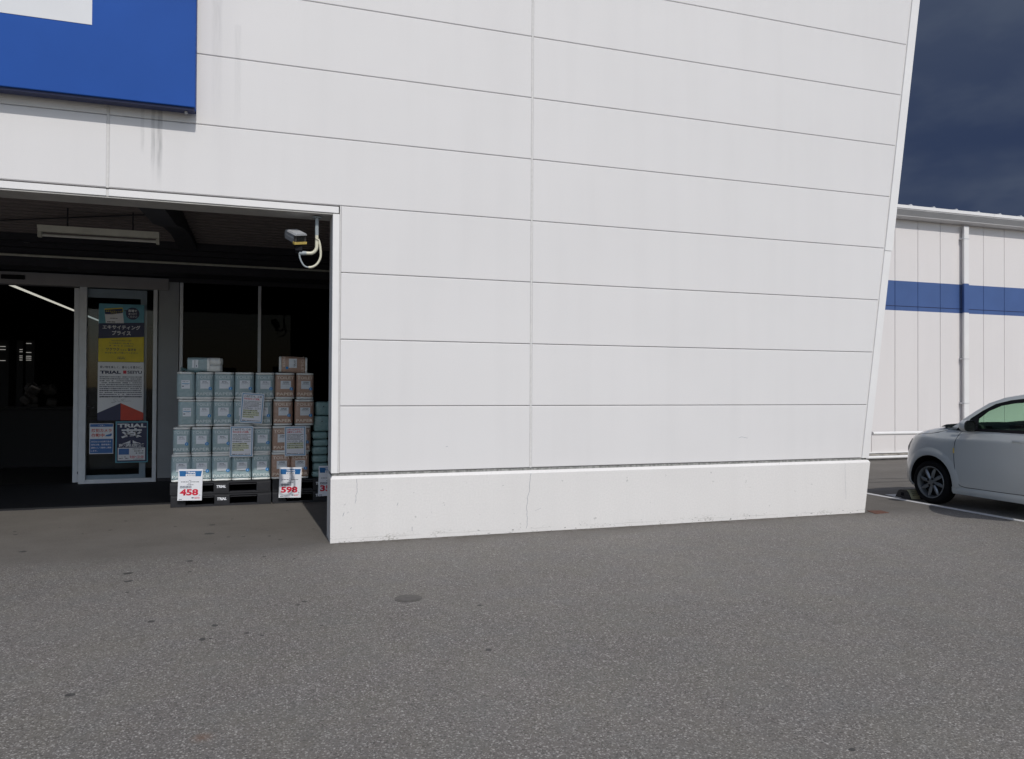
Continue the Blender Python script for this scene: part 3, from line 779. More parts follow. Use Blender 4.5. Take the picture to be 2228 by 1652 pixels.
P = empty('letter_poster', (-2.56, YD, .894), 'white poster with TRIAL and SEIYU, fine print and a navy and red arrow foot', 'poster')
a = MB(); sheet_box(a, -2.857, -2.267, .894, 1.722, Lr(0)); a.build('sheet', M_['white'], P)
a = MB(); put_text(a, '買い物を楽しく、暮らしを豊かに。', -2.832, -2.292, 1.633, 1.669, Lr(1), .012); put_text(a, 'TRIAL', -2.829, -2.565, 1.556, 1.600, Lr(1), .05); put_text(a, 'SEIYU', -2.480, -2.291, 1.559, 1.602, Lr(1), .03)
for i in range(11): dashes(a, -2.833, -2.291, 1.512-.0278*i, .014, Lr(1), 20+i, .93)
dashes(a, -2.833, -2.291, 1.512-.0278*10-.006, .015, Lr(1), 20, .95)
a.prism([(-2.857, .894), (-2.562, .894), (-2.562, 1.140), (-2.857, 1.0)], 'y', Lr(1), Lr(0)-.0001); a.build('navy_print', M_['navy'], P)
a = MB(); a.prism([(-2.562, .894), (-2.267, .894), (-2.267, 1.0), (-2.562, 1.140)], 'y', Lr(1), Lr(0)-.0001); a.build('red_print', M_['orange'], P)
a = MB(); a.box(-2.534, -2.492, Lr(1), Lr(0), 1.559, 1.604); a.build('red_square', M_['red'], P)
a = MB()
sg = [(-2.60, 1.195), (-2.64, 1.20), (-2.655, 1.185), (-2.63, 1.17), (-2.635, 1.15), (-2.67, 1.142), (-2.68, 1.15), (-2.62, 1.165), (-2.60, 1.175), (-2.585, 1.16), (-2.57, 1.172), (-2.56, 1.162), (-2.545, 1.172), (-2.53, 1.165), (-2.53, 1.195), (-2.50, 1.198), (-2.56, 1.19), (-2.52, 1.165), (-2.50, 1.17), (-2.48, 1.163), (-2.46, 1.17), (-2.425, 1.168)]
for i in range(len(sg)-1):
    (x0, z0), (x1, z1) = sg[i], sg[i+1]; d = Vector((x1-x0, z1-z0)).normalized()*.0014; a.quad((x0-d[1], Lr(1), z0+d[0]), (x0+d[1], Lr(1), z0-d[0]), (x1+d[1], Lr(1), z1-d[0]), (x1-d[1], Lr(1), z1+d[0]))
a.build('signature', M_['greyink'], P)

P = empty('camera_notice', (-2.8, YD, .425), 'small blue and white notice with red lettering at the lower left of the door glass', 'notice')
a = MB(); sheet_box(a, -2.953, -2.650, .422, .852, Lr(0)); a.build('sheet', M_['white'], P)
a = MB(); sheet_box(a, -2.945, -2.657, .805, .845, Lr(1)); sheet_box(a, -2.945, -2.657, .432, .634, Lr(1)); a.build('blue_panel', M_['midblue'], P)
a = MB(); put_text(a, '防犯カメラ', -2.925, -2.672, .728, .778, Lr(1), .02); put_text(a, '作動中', -2.930, -2.765, .658, .712, Lr(1), .02); a.build('red_lettering', M_['orange'], P)
a = MB(); put_text(a, '～注意～', -2.85, -2.755, .814, .834, Lr(2), .01)
for i, s_ in enumerate(('万引などの犯罪行為を', '発見次第、警察署員に', '通報として警察に通報', 'します。')): put_text(a, s_, -2.932, -2.675 if i < 3 else -2.85, .584-.043*i, .608-.043*i, Lr(2), .012)
a.build('pale_lettering', M_['white'], P)
a = MB(); a.prism([(-2.755, .672), (-2.74, .69), (-2.70, .70), (-2.675, .712), (-2.67, .69), (-2.68, .672), (-2.72, .668)], 'y', Lr(1), Lr(0)-.0001); a.build('camera_mark', M_['midblue'], P)

P = empty('pharmacy_poster', (-2.41, YD, .29), 'navy poster with one huge white character at the lower right of the door glass', 'poster')
a = MB(); sheet_box(a, -2.623, -2.203, .290, .880, Lr(1)); a.build('sheet', M_['cyan'], P)
a = MB(); sheet_box(a, -2.606, -2.217, .305, .862, Lr(2)); a.build('navy_field', M_['navy'], P)
a = MB(); put_text(a, 'TRIAL', -2.599, -2.227, .792, .846, Lr(3), .04); put_text(a, '薬', -2.556, -2.274, .562, .780, Lr(3), .018); put_text(a, '販売店舗', -2.581, -2.249, .512, .560, Lr(3), .025)
sheet_box(a, -2.592, -2.240, .324, .503, Lr(3)); a.build('white_print', M_['white'], P)
a = MB(); sheet_box(a, -2.580, -2.447, .405, .490, Lr(4)); a.build('photo', M_['midblue'], P)
a = MB(); put_text(a, '9:00～21:00', -2.435, -2.258, .350, .388, Lr(4), .012); a.build('red_lettering', M_['red'], P)
a = MB()
for i in range(3): dashes(a, -2.40+.02*i, -2.256, .484-.03*i, .013, Lr(4), 60+i)
dashes(a, -2.54, -2.49, .372, .01, Lr(4), 66); dashes(a, -2.577, -2.455, .352, .011, Lr(4), 67); dashes(a, -2.40, -2.256, .338, .007, Lr(4), 68); a.build('dark_lettering', M_['ink'], P)

# ------------------------------------------------------------------ pallets
def pallet(label, loc, group):
    p = empty('plastic_pallet', loc, label, 'pallet', group); W, D, H = 1.096, 1.10, .1425
    a = MB()
    a.box(0, W, 0, D, H-.024, H-.003, .003); a.box(0, W, 0, D, .0, .016, .002)
    bx = [(0, .165), (.372, .372+.235), (W-.28, W-.145+.145)]
    for x0, x1 in ((0, .16), (.465, .635), (W-.16, W)):
        for y0 in (0, .45, .94): a.box(x0, x1, y0, y0+.16, .014, H-.02, .006)
    for x0, x1 in ((.165, .46), (.64, W-.165)):
        a.box(x0, x1, -.0, .012, H-.042, H-.030)
    a.build('deck', M_['pallet'], p, local=True)
    a = MB()
    for x0, x1 in ((.17, .455), (.645, W-.17)):
        a.box(x0, x1, .001, .010, .0165, .024)
        for i in range(6): a.box(x0+.03+i*.045, x0+.036+i*.045, .003, .04, .02, .027)
    a.build('ribs', M_['pallet'], p, local=True)
    a = MB(); put_text(a, 'TRIAL', .497, .600, .066, .098, -.002, .06, .2); a.build('logo', M_['white'], p, local=True)
    return p
p1 = pallet('black plastic pallet touching the ground beneath the grey green packs', (-1.635, 2.5, .0), 'black plastic pallets')
def relabel(o, label): o['label'] = label; return o
p2 = copy_tree(p1); p2.location = (-1.643, 2.494, .1435); relabel(p2, 'black plastic pallet directly carrying the grey green packs, upper of its pair')
p3 = copy_tree(p1); p3.location = (-.527, 2.50, .0); relabel(p3, 'black plastic pallet on the ground under the beige packs, beside the wall')
p4 = copy_tree(p1); p4.location = (-.527, 2.497, .1435); relabel(p4, 'black plastic pallet carrying beige packs, upper of the pair next to the wall')

# ------------------------------------------------------------------ toilet paper packs
PW, PH, PD = .212, .312, .212
def lobed(w, d, bul=.010, seg=8):
    """outline of two by two rolls under film: rounded corners, shallow waist mid-side"""
    r = .045; pts = []
    for (cx, cy, a0) in ((w/2-r, -d/2+r, -90), (w/2-r, d/2-r, 0), (-w/2+r, d/2-r, 90), (-w/2+r, -d/2+r, 180)):
        for i in range(seg+1):
            a = R(a0 + 90*i/seg); pts.append((cx+r*math.cos(a), cy+r*math.sin(a)))
        # waist towards the next corner
        nx, ny = math.cos(R(a0+90)), math.sin(R(a0+90))
        m = (0 if abs(nx) > .5 and False else 0)
        mid = {-90: (w/2-.007, 0), 0: (0, d/2-.007), 90: (-w/2+.007, 0), 180: (0, -d/2+.007)}[a0]
        pts.append(mid)
    return pts
def make_pack(kind):
    root = empty('toilet_paper_pack', (0, 0, 0), 'x', 'toilet paper')
    body = MB(); out = lobed(PW, PD)
    def ring(z, s): return [(p[0]*s, p[1]*s, z) for p in out]
    body.grid([ring(.026, .985), ring(.03, 1.0), ring(.155, 1.012), ring(PH-.03, 1.0), ring(PH-.026, .985)], True)
    body.build('wrapper', M_['pack_green' if kind != 'pink' else 'pack_pink'], root, smooth=50, local=True)
    for za, zb in ((.0, .026), (PH-.026, PH)):
        wb_ = MB()
        V = wb_.grid([ring(za+.001, .93), ring(za+.006, .985), ring(zb-.006, .985), ring(zb-.001, .93)], True)
        wb_.bm.faces.new(V[0][::-1]); wb_.bm.faces.new(V[-1])
        wb_.build('roll_ends', M_['pack_white'], root, smooth=50, local=True)
    yf = -PD/2*1.014
    if kind == 'side':
        a = MB(); sheet_box(a, -.052, .048, .118, .216, yf-.004); a.build('label', M_['label'], root, local=True)
        a = MB(); a.box(-.045, .043, yf-.0052, yf-.0044, .172, .179); a.build('blue_line', M_['skyblue'], root, local=True)
        a = MB(); a.box(-.045, -.022, yf-.0052, yf-.0044, .14, .152); dashes(a, -.04, .03, .20, .006, yf-.005, 3); dashes(a, -.01, .03, .163, .004, yf-.005, 4); a.build('small_print', M_['greyink'], root, local=True)
        return root
    a = MB(); sheet_box(a, -.050, .062, .120, .216, yf-.004); a.build('label', M_['label'], root, local=True)
    a = MB(); put_text(a, 'TOILET', -.092, .094, .236, .270, yf-.003, .012); put_text(a, 'PAPER', -.092, .094, .042, .076, yf-.003, .016)
    a.build('lettering', M_['letter_g' if kind == 'green' else 'letter_p'], root, local=True)
    a = MB()
    dashes(a, -.022, .042, .202, .010, yf-.005, 11 if kind == 'green' else 31, .95); dashes(a, -.026, .040, .190, .007, yf-.005, 12, .95); dashes(a, -.036, .048, .176, .004, yf-.005, 13, .95)
    a.build('small_print', M_['greyink' if kind == 'green' else 'ink'], root, local=True)
    a = MB(); a.prism([(.066+.019*math.cos(t), .122+.019*math.sin(t)) for t in [i*math.pi/10 for i in range(20)]], 'y', yf-.0065, yf-.0046)
    bd = a.build('badge', M_['badge'], root, local=True)
    a = MB(); put_text(a, 'S', .060, .072, .112, .132, yf-.0072, .02); a.build('badge_letter', M_['letter_g'], bd, local=True)
    return root
masters = {k: make_pack(k) for k in ('green', 'pink', 'side')}
used = set()
rows = [(.288, [(-1.639, -1.424), (-1.424, -1.205), (-1.202, -.983), (-.984, -.764), (-.763, -.548), (-.545, -.322), (-.325, -.106)]),
        (.602, [(-1.618, -1.429), (-1.423, -1.208), (-1.201, -.985), (-.977, -.761), (-.755, -.540), (-.541, -.306), (-.308, -.089)]),
        (.922, [(-1.576, -1.387), (-1.382, -1.193), (-1.192, -.970), (-.967, -.751), (-.754, -.534), (-.524, -.302), (-.282, -.058)]),
        (1.240, [(-1.591, -1.396), (-1.387, -1.189), (-1.186, -.961), (-.957, -.741), (-.731, -.511), (-.510, -.282), (-.267, -.061)])]
rname = ['bottom', 'second', 'third', 'top']
cname = ['leftmost', 'second', 'third', 'fourth', 'fifth']
rs = random.Random(11)
for ri, (zb, xs) in enumerate(rows):
    for ci, (xa, xb) in enumerate(xs):
        kind = 'pink' if ci > 4 else ('side' if (ci == 0 and ri >= 2) else 'green')
        o = masters[kind] if kind not in used else copy_tree(masters[kind]); used.add(kind)
        w = xb - xa; o.scale = (min(1.05, w/.214), 1, 1)
        o.location = ((xa+xb)/2, 2.5 + .107 + rs.uniform(-.006, .010) + .004*ri, zb + rs.uniform(-.001, .002))
        o.rotation_euler = (0, 0, R(rs.uniform(-2.2, 2.2)) + (R(5) if kind == 'side' else 0))
        if kind == 'green': lab = f'grey green toilet paper pack, {rname[ri]} row, {cname[ci]} pack from left'
        elif kind == 'side': lab = f'grey green pack with plain side and small label, left end of {rname[ri]} row'
        else: lab = f'beige toilet paper pack in the {rname[ri]} row, {"left" if ci == 5 else "right"} of the two beige columns'
        tag(o, lab, 'toilet paper', 'beige toilet paper packs' if kind == 'pink' else 'grey green toilet paper packs')
# second rank just behind keeps the stacks from being paper thin
# one opened pack lying on the green stack, showing roll ends
Lp = empty('opened_pack', (-1.35, 2.62, 1.556), 'opened grey green pack lying on the stack with rolls showing at its right', 'toilet paper')
a = MB()
out = [(p[0]*.80, p[1]) for p in lobed(.20, .21)]
def rx(x, s): return [(x, 2.625+p[1]*s, 1.556+.082+p[0]*s) for p in out]
V = a.grid([rx(-1.475, .9), rx(-1.468, 1), rx(-1.36, 1.02), rx(-1.262, 1.0)], True); a.bm.faces.new(V[0]); a.bm.faces.new(V[-1]); a.build('wrapper', M_['pack_green'], Lp, smooth=50)
a = MB(); V = a.grid([rx(-1.262, .98), rx(-1.235, .99), rx(-1.232, .95)], True); a.bm.faces.new(V[-1]); a.build('roll_ends', M_['pack_white'], Lp, smooth=50)
for (dy, dz, dx) in ((-.05, .04, .0), (.05, .04, .02), (-.05, -.04, .0), (.05, -.04, .015)):
    a = MB(); c = (2.625+dy, 1.638+dz)
    n = 20; r0 = .041
    ring_o = lambda x, r: [(x, c[0]+r*math.cos(2*math.pi*i/n), c[1]+r*math.sin(2*math.pi*i/n)) for i in range(n)]
    a.grid([ring_o(-1.235, r0), ring_o(-1.125+dx, r0), ring_o(-1.118+dx, r0*.9), ring_o(-1.118+dx, .014), ring_o(-1.16, .013)], True)
    a.build('roll', M_['pack_white'], Lp, smooth=50)
a = MB(); a.box(-1.422, -1.355, 2.512, 2.514, 1.60, 1.69); a.build('label', M_['label'], Lp)
a = MB(); a.box(-1.394, -1.390, 2.5105, 2.5115, 1.603, 1.687); a.box(-1.378, -1.370, 2.5105, 2.5115, 1.61, 1.63); a.build('small_print', M_['navy'], Lp)
# a loose flap of film
a = MB(); fr = random.Random(5)
rows_ = []
for i in range(7):
    rows_.append([(-1.55+.045*i+fr.uniform(-.006, .006), 2.50+.03*j, 1.556+.012*math.sin(i*1.3+j)+.008*j*(i % 2)+(.07*max(0, 2-i)*.3 if j > 1 else 0)) for j in range(5)])
a.grid(rows_); a.build('film', M_['pack_teal'], Lp, smooth=80)
# beige pack lying across the beige columns
Bp = empty('lying_pack', (-.30, 2.62, 1.556), 'beige toilet paper pack lying on its side on top of the beige packs', 'toilet paper')
a = MB(); out = [(p[0]*.90, p[1]) for p in lobed(.212, .21)]
def rb(x, s): return [(x, 2.625+p[1]*s, 1.556+.096+p[0]*s - (x+.3)*.03) for p in out]
a.grid([rb(-.435, .99), rb(-.431, 1), rb(-.30, 1.012), rb(-.167, 1), rb(-.163, .99)], True); a.build('wrapper', M_['pack_pink'], Bp, smooth=50)
a = MB()
for x0, x1 in ((-.462, -.435), (-.163, -.138)):
    V = a.grid([rb(x0, .94), rb(x0+.005, .985), rb(x1-.005, .985), rb(x1, .94)], True); a.bm.faces.new(V[0]); a.bm.faces.new(V[-1])
a.build('roll_ends', M_['pack_white'], Bp, smooth=50)
a = MB(); a.box(-.352, -.260, 2.513, 2.5136, 1.612, 1.722); a.build('label', M_['label'], Bp)
def rotf(cx, cz): return lambda p: Vector((cx + (p.z), p.y, cz - p.x))
a = MB(); put_text(a, 'TOILET', -.10, .10, -.012, .016, 2.513, -.01, 0, rotf(-.196, 1.652)); put_text(a, 'PAPER', -.10, .02, -.012, .016, 2.513, 0, 0, rotf(-.410, 1.640)); a.build('lettering', M_['letter_p'], Bp)
a = MB(); a.prism([(-.372+.017*math.cos(t), 1.612+.017*math.sin(t)) for t in [i*math.pi/10 for i in range(20)]], 'y', 2.509, 2.512); a.build('badge', M_['badge'], Bp)
a = MB(); dashes(a, -.04, .035, 0, .009, 2.512, 77, .95, rotf(-.290, 1.662)); dashes(a, -.035, .03, 0, .005, 2.512, 78, .95, rotf(-.275, 1.662)); a.build('small_print', M_['ink'], Bp)
# teal soft packs stacked flat at the right
tz = [(.288, .362), (.366, .460), (.464, .556), (.562, .660), (.664, .748), (.752, .840), (.846, 1.035), (1.040, 1.208)]
tlab = ['bottom', 'second', 'third', 'fourth', 'fifth', 'sixth', 'seventh', 'top']
for i, (za, zb) in enumerate(tz):
    t_ = empty('tissue_pack', (.10, 2.6, za), f'soft teal wrapped pack beside the jamb, {tlab[i]} in its pile counting upward', 'tissue pack', 'teal wrapped packs in the shade')
    a = MB(); h = zb-za-.003; jx = rs.uniform(-.006, .006)
    if i >= 6: jx += .02 if i == 6 else .035
    a.box(-.066+jx, .115+jx, 2.56+rs.uniform(0, .03), 2.78, za, za+h, min(.022, h*.28))
    a.box(.118+jx, .30+jx, 2.565, 2.78, za+.001, za+h-.002, min(.022, h*.28))
    a.build('wrapper', M_['pack_teal'], t_, smooth=60)
    if i >= 6:
        a = MB(); a.box(.02+jx, .034+jx, 2.553, 2.556, za+h*.62, za+h*.68); a.build('small_print', M_['ink'], t_)
# ------------------------------------------------------------------ price boards and information sheets
def framed(cx, z0, z1, y, lean, tilt):
    """maps sheet coordinates (u across, v up from the bottom centre) to the world"""
    ct, s_t = math.cos(tilt), math.sin(tilt)
    def f(p):
        u, w, v = p.x, p.y, p.z
        uu = u*ct + v*s_t; vv = -u*s_t + v*ct
        return Vector((cx+uu, y + w + vv*lean, z0+vv))
    return f
def price_board(x0, x1, z0, z1, price, tax, label, tilt):
    W = x1-x0; H = z1-z0; y = 2.448
    o = empty('price_board', ((x0+x1)/2, y, z0), label, 'price sign', 'price signs hung on the pallets')
    f = framed((x0+x1)/2, z0, z1, y, .035, tilt)
    def fb(mb, a_, b_, c_, d_, i):
        pts = [f(Vector(p)) for p in ((a_, -.001*i, c_), (b_, -.001*i, c_), (b_, -.001*i, d_), (a_, -.001*i, d_))]
        mb.quad(*pts)
    def fp(mb, pts, i): mb.bm.faces.new([mb.bm.verts.new(f(Vector((u, -.001*i, v)))) for u, v in pts])
    a = MB()
    A = [a.bm.verts.new(f(Vector(p))) for p in ((-W/2, 0, 0), (W/2, 0, 0), (W/2, 0, H), (-W/2, 0, H))]
    Bq = [a.bm.verts.new(f(Vector(p))) for p in ((-W/2, .003, 0), (W/2, .003, 0), (W/2, .003, H), (-W/2, .003, H))]
    a.bm.faces.new(A); a.bm.faces.new(Bq)
    for i in range(4): a.bm.faces.new((A[i], A[(i+1) % 4], Bq[(i+1) % 4], Bq[i]))
    a.build('board', M_['white'], o)
    k = W/.262; hh = H
    a = MB(); fp(a, [(-.115*k, hh-.082), (-.052*k, hh-.082), (-.052*k, hh-.055), (.052*k, hh-.055), (.052*k, hh-.082), (.112*k, hh-.082), (.122*k, hh-.020), (-.123*k, hh-.020)], 1); a.build('blue_banner', M_['pblue'], o)
    a = MB(); put_text(a, 'TRIAL', -.052*k, .058*k, hh-.048, hh-.028, -.002, .06, .15, f); a.build('banner_lettering', M_['white'], o)
    a = MB(); put_text(a, 'オリジナル', -.042*k, .045*k, hh-.080, hh-.061, -.001, .01, .1, f)
    dashes(a, -.015, .008, hh-.128, .008, -.001, 3, .9, f); dashes(a, -.10*k, .095*k, hh-.145, .008, -.001, 5, .95, f); dashes(a, -.022, .018, hh-.160, .007, -.001, 7, .9, f); dashes(a, -.035, .035, hh-.178, .009, -.001, 9, .9, f)
    dashes(a, -.115*k, -.085*k, .013, .010, -.001, 13, 1, f); dashes(a, .02, .045, .030, .013, -.001, 15, 1, f)
    put_text(a, '円', .098*k, .112*k, .050, .064, -.001, 0, 0, f)
    a.build('small_print', M_['ink'], o)
    a = MB()
    for i in range(4): fb(a, -.108*k+.0315*i*k, -.081*k+.0315*i*k, .139, .165, 1)
    a.build('price_tag_boxes', M_['greyink'], o)
    a = MB()
    for i, ch in enumerate('本体価格'): put_text(a, ch, -.104*k+.0315*i*k, -.085*k+.0315*i*k, .143, .161, -.002, .01, 0, f)
    a.build('tag_lettering', M_['white'], o)
    a = MB(); put_text(a, price, -.108*k, .090*k, .056, .130, -.001, .045, 0, f); put_text(a, tax, .050*k, .105*k, .020, .038, -.001, .015, 0, f); a.build('red_price', M_['red'], o)
price_board(-1.558, -1.300, .083, .439, '458', '503', 'white price board reading 458 hung on the left pallet', -.012 if False else .025)
price_board(-.458, -.206, .072, .429, '598', '657', 'white price board reading 598 hung in front of the beige packs', .028)
price_board(-.006, .250, .074, .434, '358', '393', 'white price board cut off by the jamb, its red price starting 35', .02)

def info_sheet(x0, x1, z0, z1, lines, red_first, label, tilt, seed):
    W = x1-x0; H = z1-z0; y = 2.462
    o = empty('info_sheet', ((x0+x1)/2, y, z0), label, 'information sheet', 'blue framed information sheets on the packs')
    f = framed((x0+x1)/2, z0, z1, y, .02, tilt)
    def quad(mb, u0, u1, v0, v1, i): mb.quad(*[f(Vector(p)) for p in ((u0, -.0009*i, v0), (u1, -.0009*i, v0), (u1, -.0009*i, v1), (u0, -.0009*i, v1))])
    a = MB(); quad(a, -W/2, W/2, 0, H, 0); quad(a, -W/2, W/2, 0, H, -2); a.build('sheet', M_['white'], o)
    a = MB(); m1, m2 = .010, .018
    quad(a, -W/2+m1, W/2-m1, m1, m2, 1); quad(a, -W/2+m1, W/2-m1, H-m2, H-m1, 1); quad(a, -W/2+m1, -W/2+m2, m2, H-m2, 1); quad(a, W/2-m2, W/2-m1, m2, H-m2, 1)
    a.build('blue_frame', M_['skyblue'], o)
    red, ink, hi = MB(), MB(), MB()
    L0 = -W/2+.03; Rr = W/2-.03
    put_text(red if red_first else ink, lines[0], L0, Rr, H-.052, H-.028, -.0009, .03, 0, f)
    put_text(red, lines[1], L0, Rr-.02, H-.082, H-.058, -.0009, .03, 0, f)
    for i in range(5): dashes(ink, L0, Rr if i % 2 == 0 else Rr-.025, H-.100-.0145*i, .0065, -.0009, seed+i, .95, f)
    nb = len(lines)-2
    for i in range(nb):
        z_ = H-.188-.0245*i; r_ = L0 + (Rr-L0)*min(1.0, len(lines[2+i])/11.0)
        quad(hi, L0-.002, r_, z_-.004, z_+.016, 1) if i else None
        put_text(ink, lines[2+i], L0, r_, z_, z_+.017, -.0018, .02, 0, f)
    dashes(ink, L0, L0+.04, .030, .013, -.0009, seed+20, 1, f); dashes(ink, L0+.045, Rr, .030, .008, -.0009, seed+21, .95, f)
    red.build('red_lettering', M_['red'], o); ink.build('dark_lettering', M_['ink'], o); hi.build('highlighter', M_['paleyellow'], o)
g_lines = ['この価格で、この', 'やわらかさって反則。', 'お手頃なのに、ふんわり', 'やさしい使い心地。', '価格と品質、どっちも', 'ゆずらないトイレット', 'ペーパーです。']
b_lines = ['ふわっとやさしく、', '2倍分しっかり。', 'サラッと軽やか、お肌に', 'しっかり長持ち!使って', 'も減らない驚きがやみに', 'なるコスパ最強タイプ。']
info_sheet(-.902, -.648, .957, 1.310, g_lines, False, 'blue framed sheet with red and black lines, the higher one on the grey green packs', .07, 100)
info_sheet(-1.007, -.750, .566, .925, g_lines, False, 'blue framed sheet on the grey green packs, below and left of its twin', .01, 130)
info_sheet(-.394, -.148, .562, .917, b_lines, True, 'blue framed sheet with two red headline rows on the beige packs', -.01, 160)

# ------------------------------------------------------------------ pipe barrier by the wing wall
Q = empty('pipe_barrier', (12, 5.0, 0), 'low white pipe barrier along the foot of the blue striped wing wall', 'barrier')
a = MB(); a.tube([(10.296, 4.55, .558), (19, 4.55, .558)], .034, 16); a.build('top_rail', M_['trim'], Q, smooth=50)
a = MB(); a.tube([(9.6, 4.98, .060), (19, 4.98, .060)], .030, 16); a.build('bottom_rail', M_['trim'], Q, smooth=50)
for x in (12.3, 14.6, 16.9, 18.9):
    a = MB(); a.tube([(x, 4.55, .0), (x, 4.55, .55)], .028, 12); a.build('post', M_['trim'], Q, smooth=50)

# ------------------------------------------------------------------ wheel stop
Wt = empty('wheel_stop', (7.4, .74, 0), 'dark parking wheel stop with a pale yellow face, against the front tyre', 'wheel stop')
a = MB(); prof = [(.615, .0), (.655, .075), (.685, .105), (.775, .110), (.815, .09), (.865, .0)]
a.prism(prof, 'x', 7.15, 7.75); a.build('block', M_['stopgrey'], Wt)
a = MB(); a.prism([(.606, .004), (.612, .0), (.652, .078), (.690, .112), (.683, .114), (.645, .08)], 'x', 7.165, 7.30); a.build('yellow_pad', M_['yellowblock'], Wt)
a = MB()
for y_, z_ in ((.640, .052), (.652, .072), (.668, .09)): a.box(7.20, 7.31, y_-.012, y_-.004, z_-.003, z_+.003)
a.box(7.146, 7.151, .72, .765, .035, .075); a.build('notches', M_['black'], Wt)

# ------------------------------------------------------------------ the car
C = empty('parked_car', (7.84, -.8, 0), 'small silver blue hatchback parked nose in beside the white wall, cut by the right edge', 'car')
CX, HW = 7.84, .7375
P_ = 2.6
lv = [  # z, a (half width front), yc, nose y, a (door), rear y
    (.185, .680, .30, .860, .690, -2.40),
    (.215, .712, .34, .905, .715, -2.44),
    (.260, .730, .35, .925, .722, -2.46),
    (.330, .7375, .35, .930, .728, -2.47),
    (.450, .7375, .34, .928, .7375, -2.48),
    (.600, .7375, .30, .915, .7375, -2.48),
    (.700, .7355, .20, .905, .735, -2.48),
    (.765, .732, .10, .894, .7365, -2.47),
    (.800, .727, .10, .855, .7355, -2.465),
    (.822, .718, .10, .820, .7340, -2.46),
    (.835, .708, .10, .800, .7300, -2.46),
    (.880, .682, .10, .668, .7140, -2.45),
    (.914, .655, .05, .516, .7020, -2.44),
    (.940, .630, .00, .350, .6920, -2.43)]
def contour(l, N=22):
    z, af, yc, ny, ad, ry = l
    pts = []
    b = ny - yc
    def a_at(y):
        t = min(1, max(0, (y+.45)/.55)); t = t*t*(3-2*t)
        return ad + (af-ad)*t
    half = []
    for i in range(N+1):                       # nose centre to side
        th = math.pi/2*i/N
        s_, c_ = math.sin(th), math.cos(th)
        vv = abs(s_)**(2/P_); yy = abs(c_)**(2/P_)
        half.append((af*vv if i < N else a_at(yc), yc + b*yy))
    for k_ in range(1, 15):
        y = yc + (-2.05-yc)*k_/14; half.append((a_at(y), y))
    rb_ = ry + 2.05
    for i in range(1, 9):
        th = math.pi/2*i/8; half.append((ad*abs(math.cos(th))**(2/3.2) if i < 8 else 0, -2.05 + rb_*abs(math.sin(th))**(2/3.2)))
    left = [(CX - v, y, z) for v, y in half]
    right = [(CX + v, y, z) for v, y in half[1:-1]][::-1]
    return left + right
bd = MB(); V = bd.grid([contour(l) for l in lv], True)
bd.bm.faces.new(V[0][::-1]); bd.bm.faces.new(V[-1])
body = bd.build('body', [M_['paint'], M_['black']], C, smooth=24)
# wheel wells
ws = MB()
WYs = (.285, -2.165); WZ, WR = .262, .262
for wy in WYs:
    for x0, x1 in ((6.9, 7.45), (8.23, 8.8)):
        ws.prism([(wy+.325*math.cos(t), WZ+.01+.325*math.sin(t)) for t in [i*math.pi/24 for i in range(48)]], 'x', x0, x1)
cut = ws.build('cutter', [M_['black'], M_['black']], C)
for p_ in cut.data.polygons: p_.material_index = 1
md = body.modifiers.new('b', 'BOOLEAN'); md.operation = 'DIFFERENCE'; md.object = cut; md.solver = 'EXACT'
try: md.material_mode = 'INDEX'
except Exception: pass
dg = bpy.context.evaluated_depsgraph_get(); dg.update()
nm = bpy.data.meshes.new_from_object(body.evaluated_get(dg)); nm.name = 'body'
body.modifiers.clear(); old = body.data; body.data = nm; bpy.data.meshes.remove(old)
bpy.data.objects.remove(cut)
def side_x(y, z):
    """x of the left body side at (y, z), for y behind the corner rounding"""
    for i in range(len(lv)-1):
        if lv[i][0] <= z <= lv[i+1][0]:
            f = (z-lv[i][0])/(lv[i+1][0]-lv[i][0]); break
    else: f = 0; i = 0 if z < lv[0][0] else len(lv)-2
    def a_at(l, y):
        z_, af, yc, ny, ad, ry = l
        t = min(1, max(0, (y+.45)/.55)); t = t*t*(3-2*t); w = ad+(af-ad)*t
        if y > yc:
            u = min(1, (y-yc)/(ny-yc)); w = af*(max(0, 1-u**P_))**(1/P_)
        return w
    return CX - (a_at(lv[i], y)*(1-f) + a_at(lv[i+1], y)*f)
# fender flares round the wheel openings
for wy in WYs:
    for sgn in (-1, 1):
        a = MB(); rows_ = []
        for i in range(33):
            t = R(-14 + 208*i/32)
            row = []
            for r_, d in ((.318, -.004), (.321, .008), (.345, .011), (.385, .006), (.430, -.003)):
                y = wy + r_*math.cos(t); z = WZ+.01 + r_*math.sin(t)
                sx = side_x(y, max(.19, z)) if wy > 0 else CX-.7375
                xx = sx - d if sgn < 0 else 2*CX - (sx - d)
                row.append((xx, y, z))
            rows_.append(row)
        a.grid(rows_); a.build('fender_flare', M_['paint'], C, smooth=35)
# sills
for sgn in (-1, 1):
    a = MB(); rows_ = []
    for y in (-1.78, -1.2, -.6, -.1, -.02):
        rows_.append([(CX+sgn*v, y, z) for v, z in ((.66, .165), (.705, .165), (.722, .19), (.726, .235), (.720, .25))])
    a.grid(rows_); a.build('sill', M_['paint'], C, smooth=35)
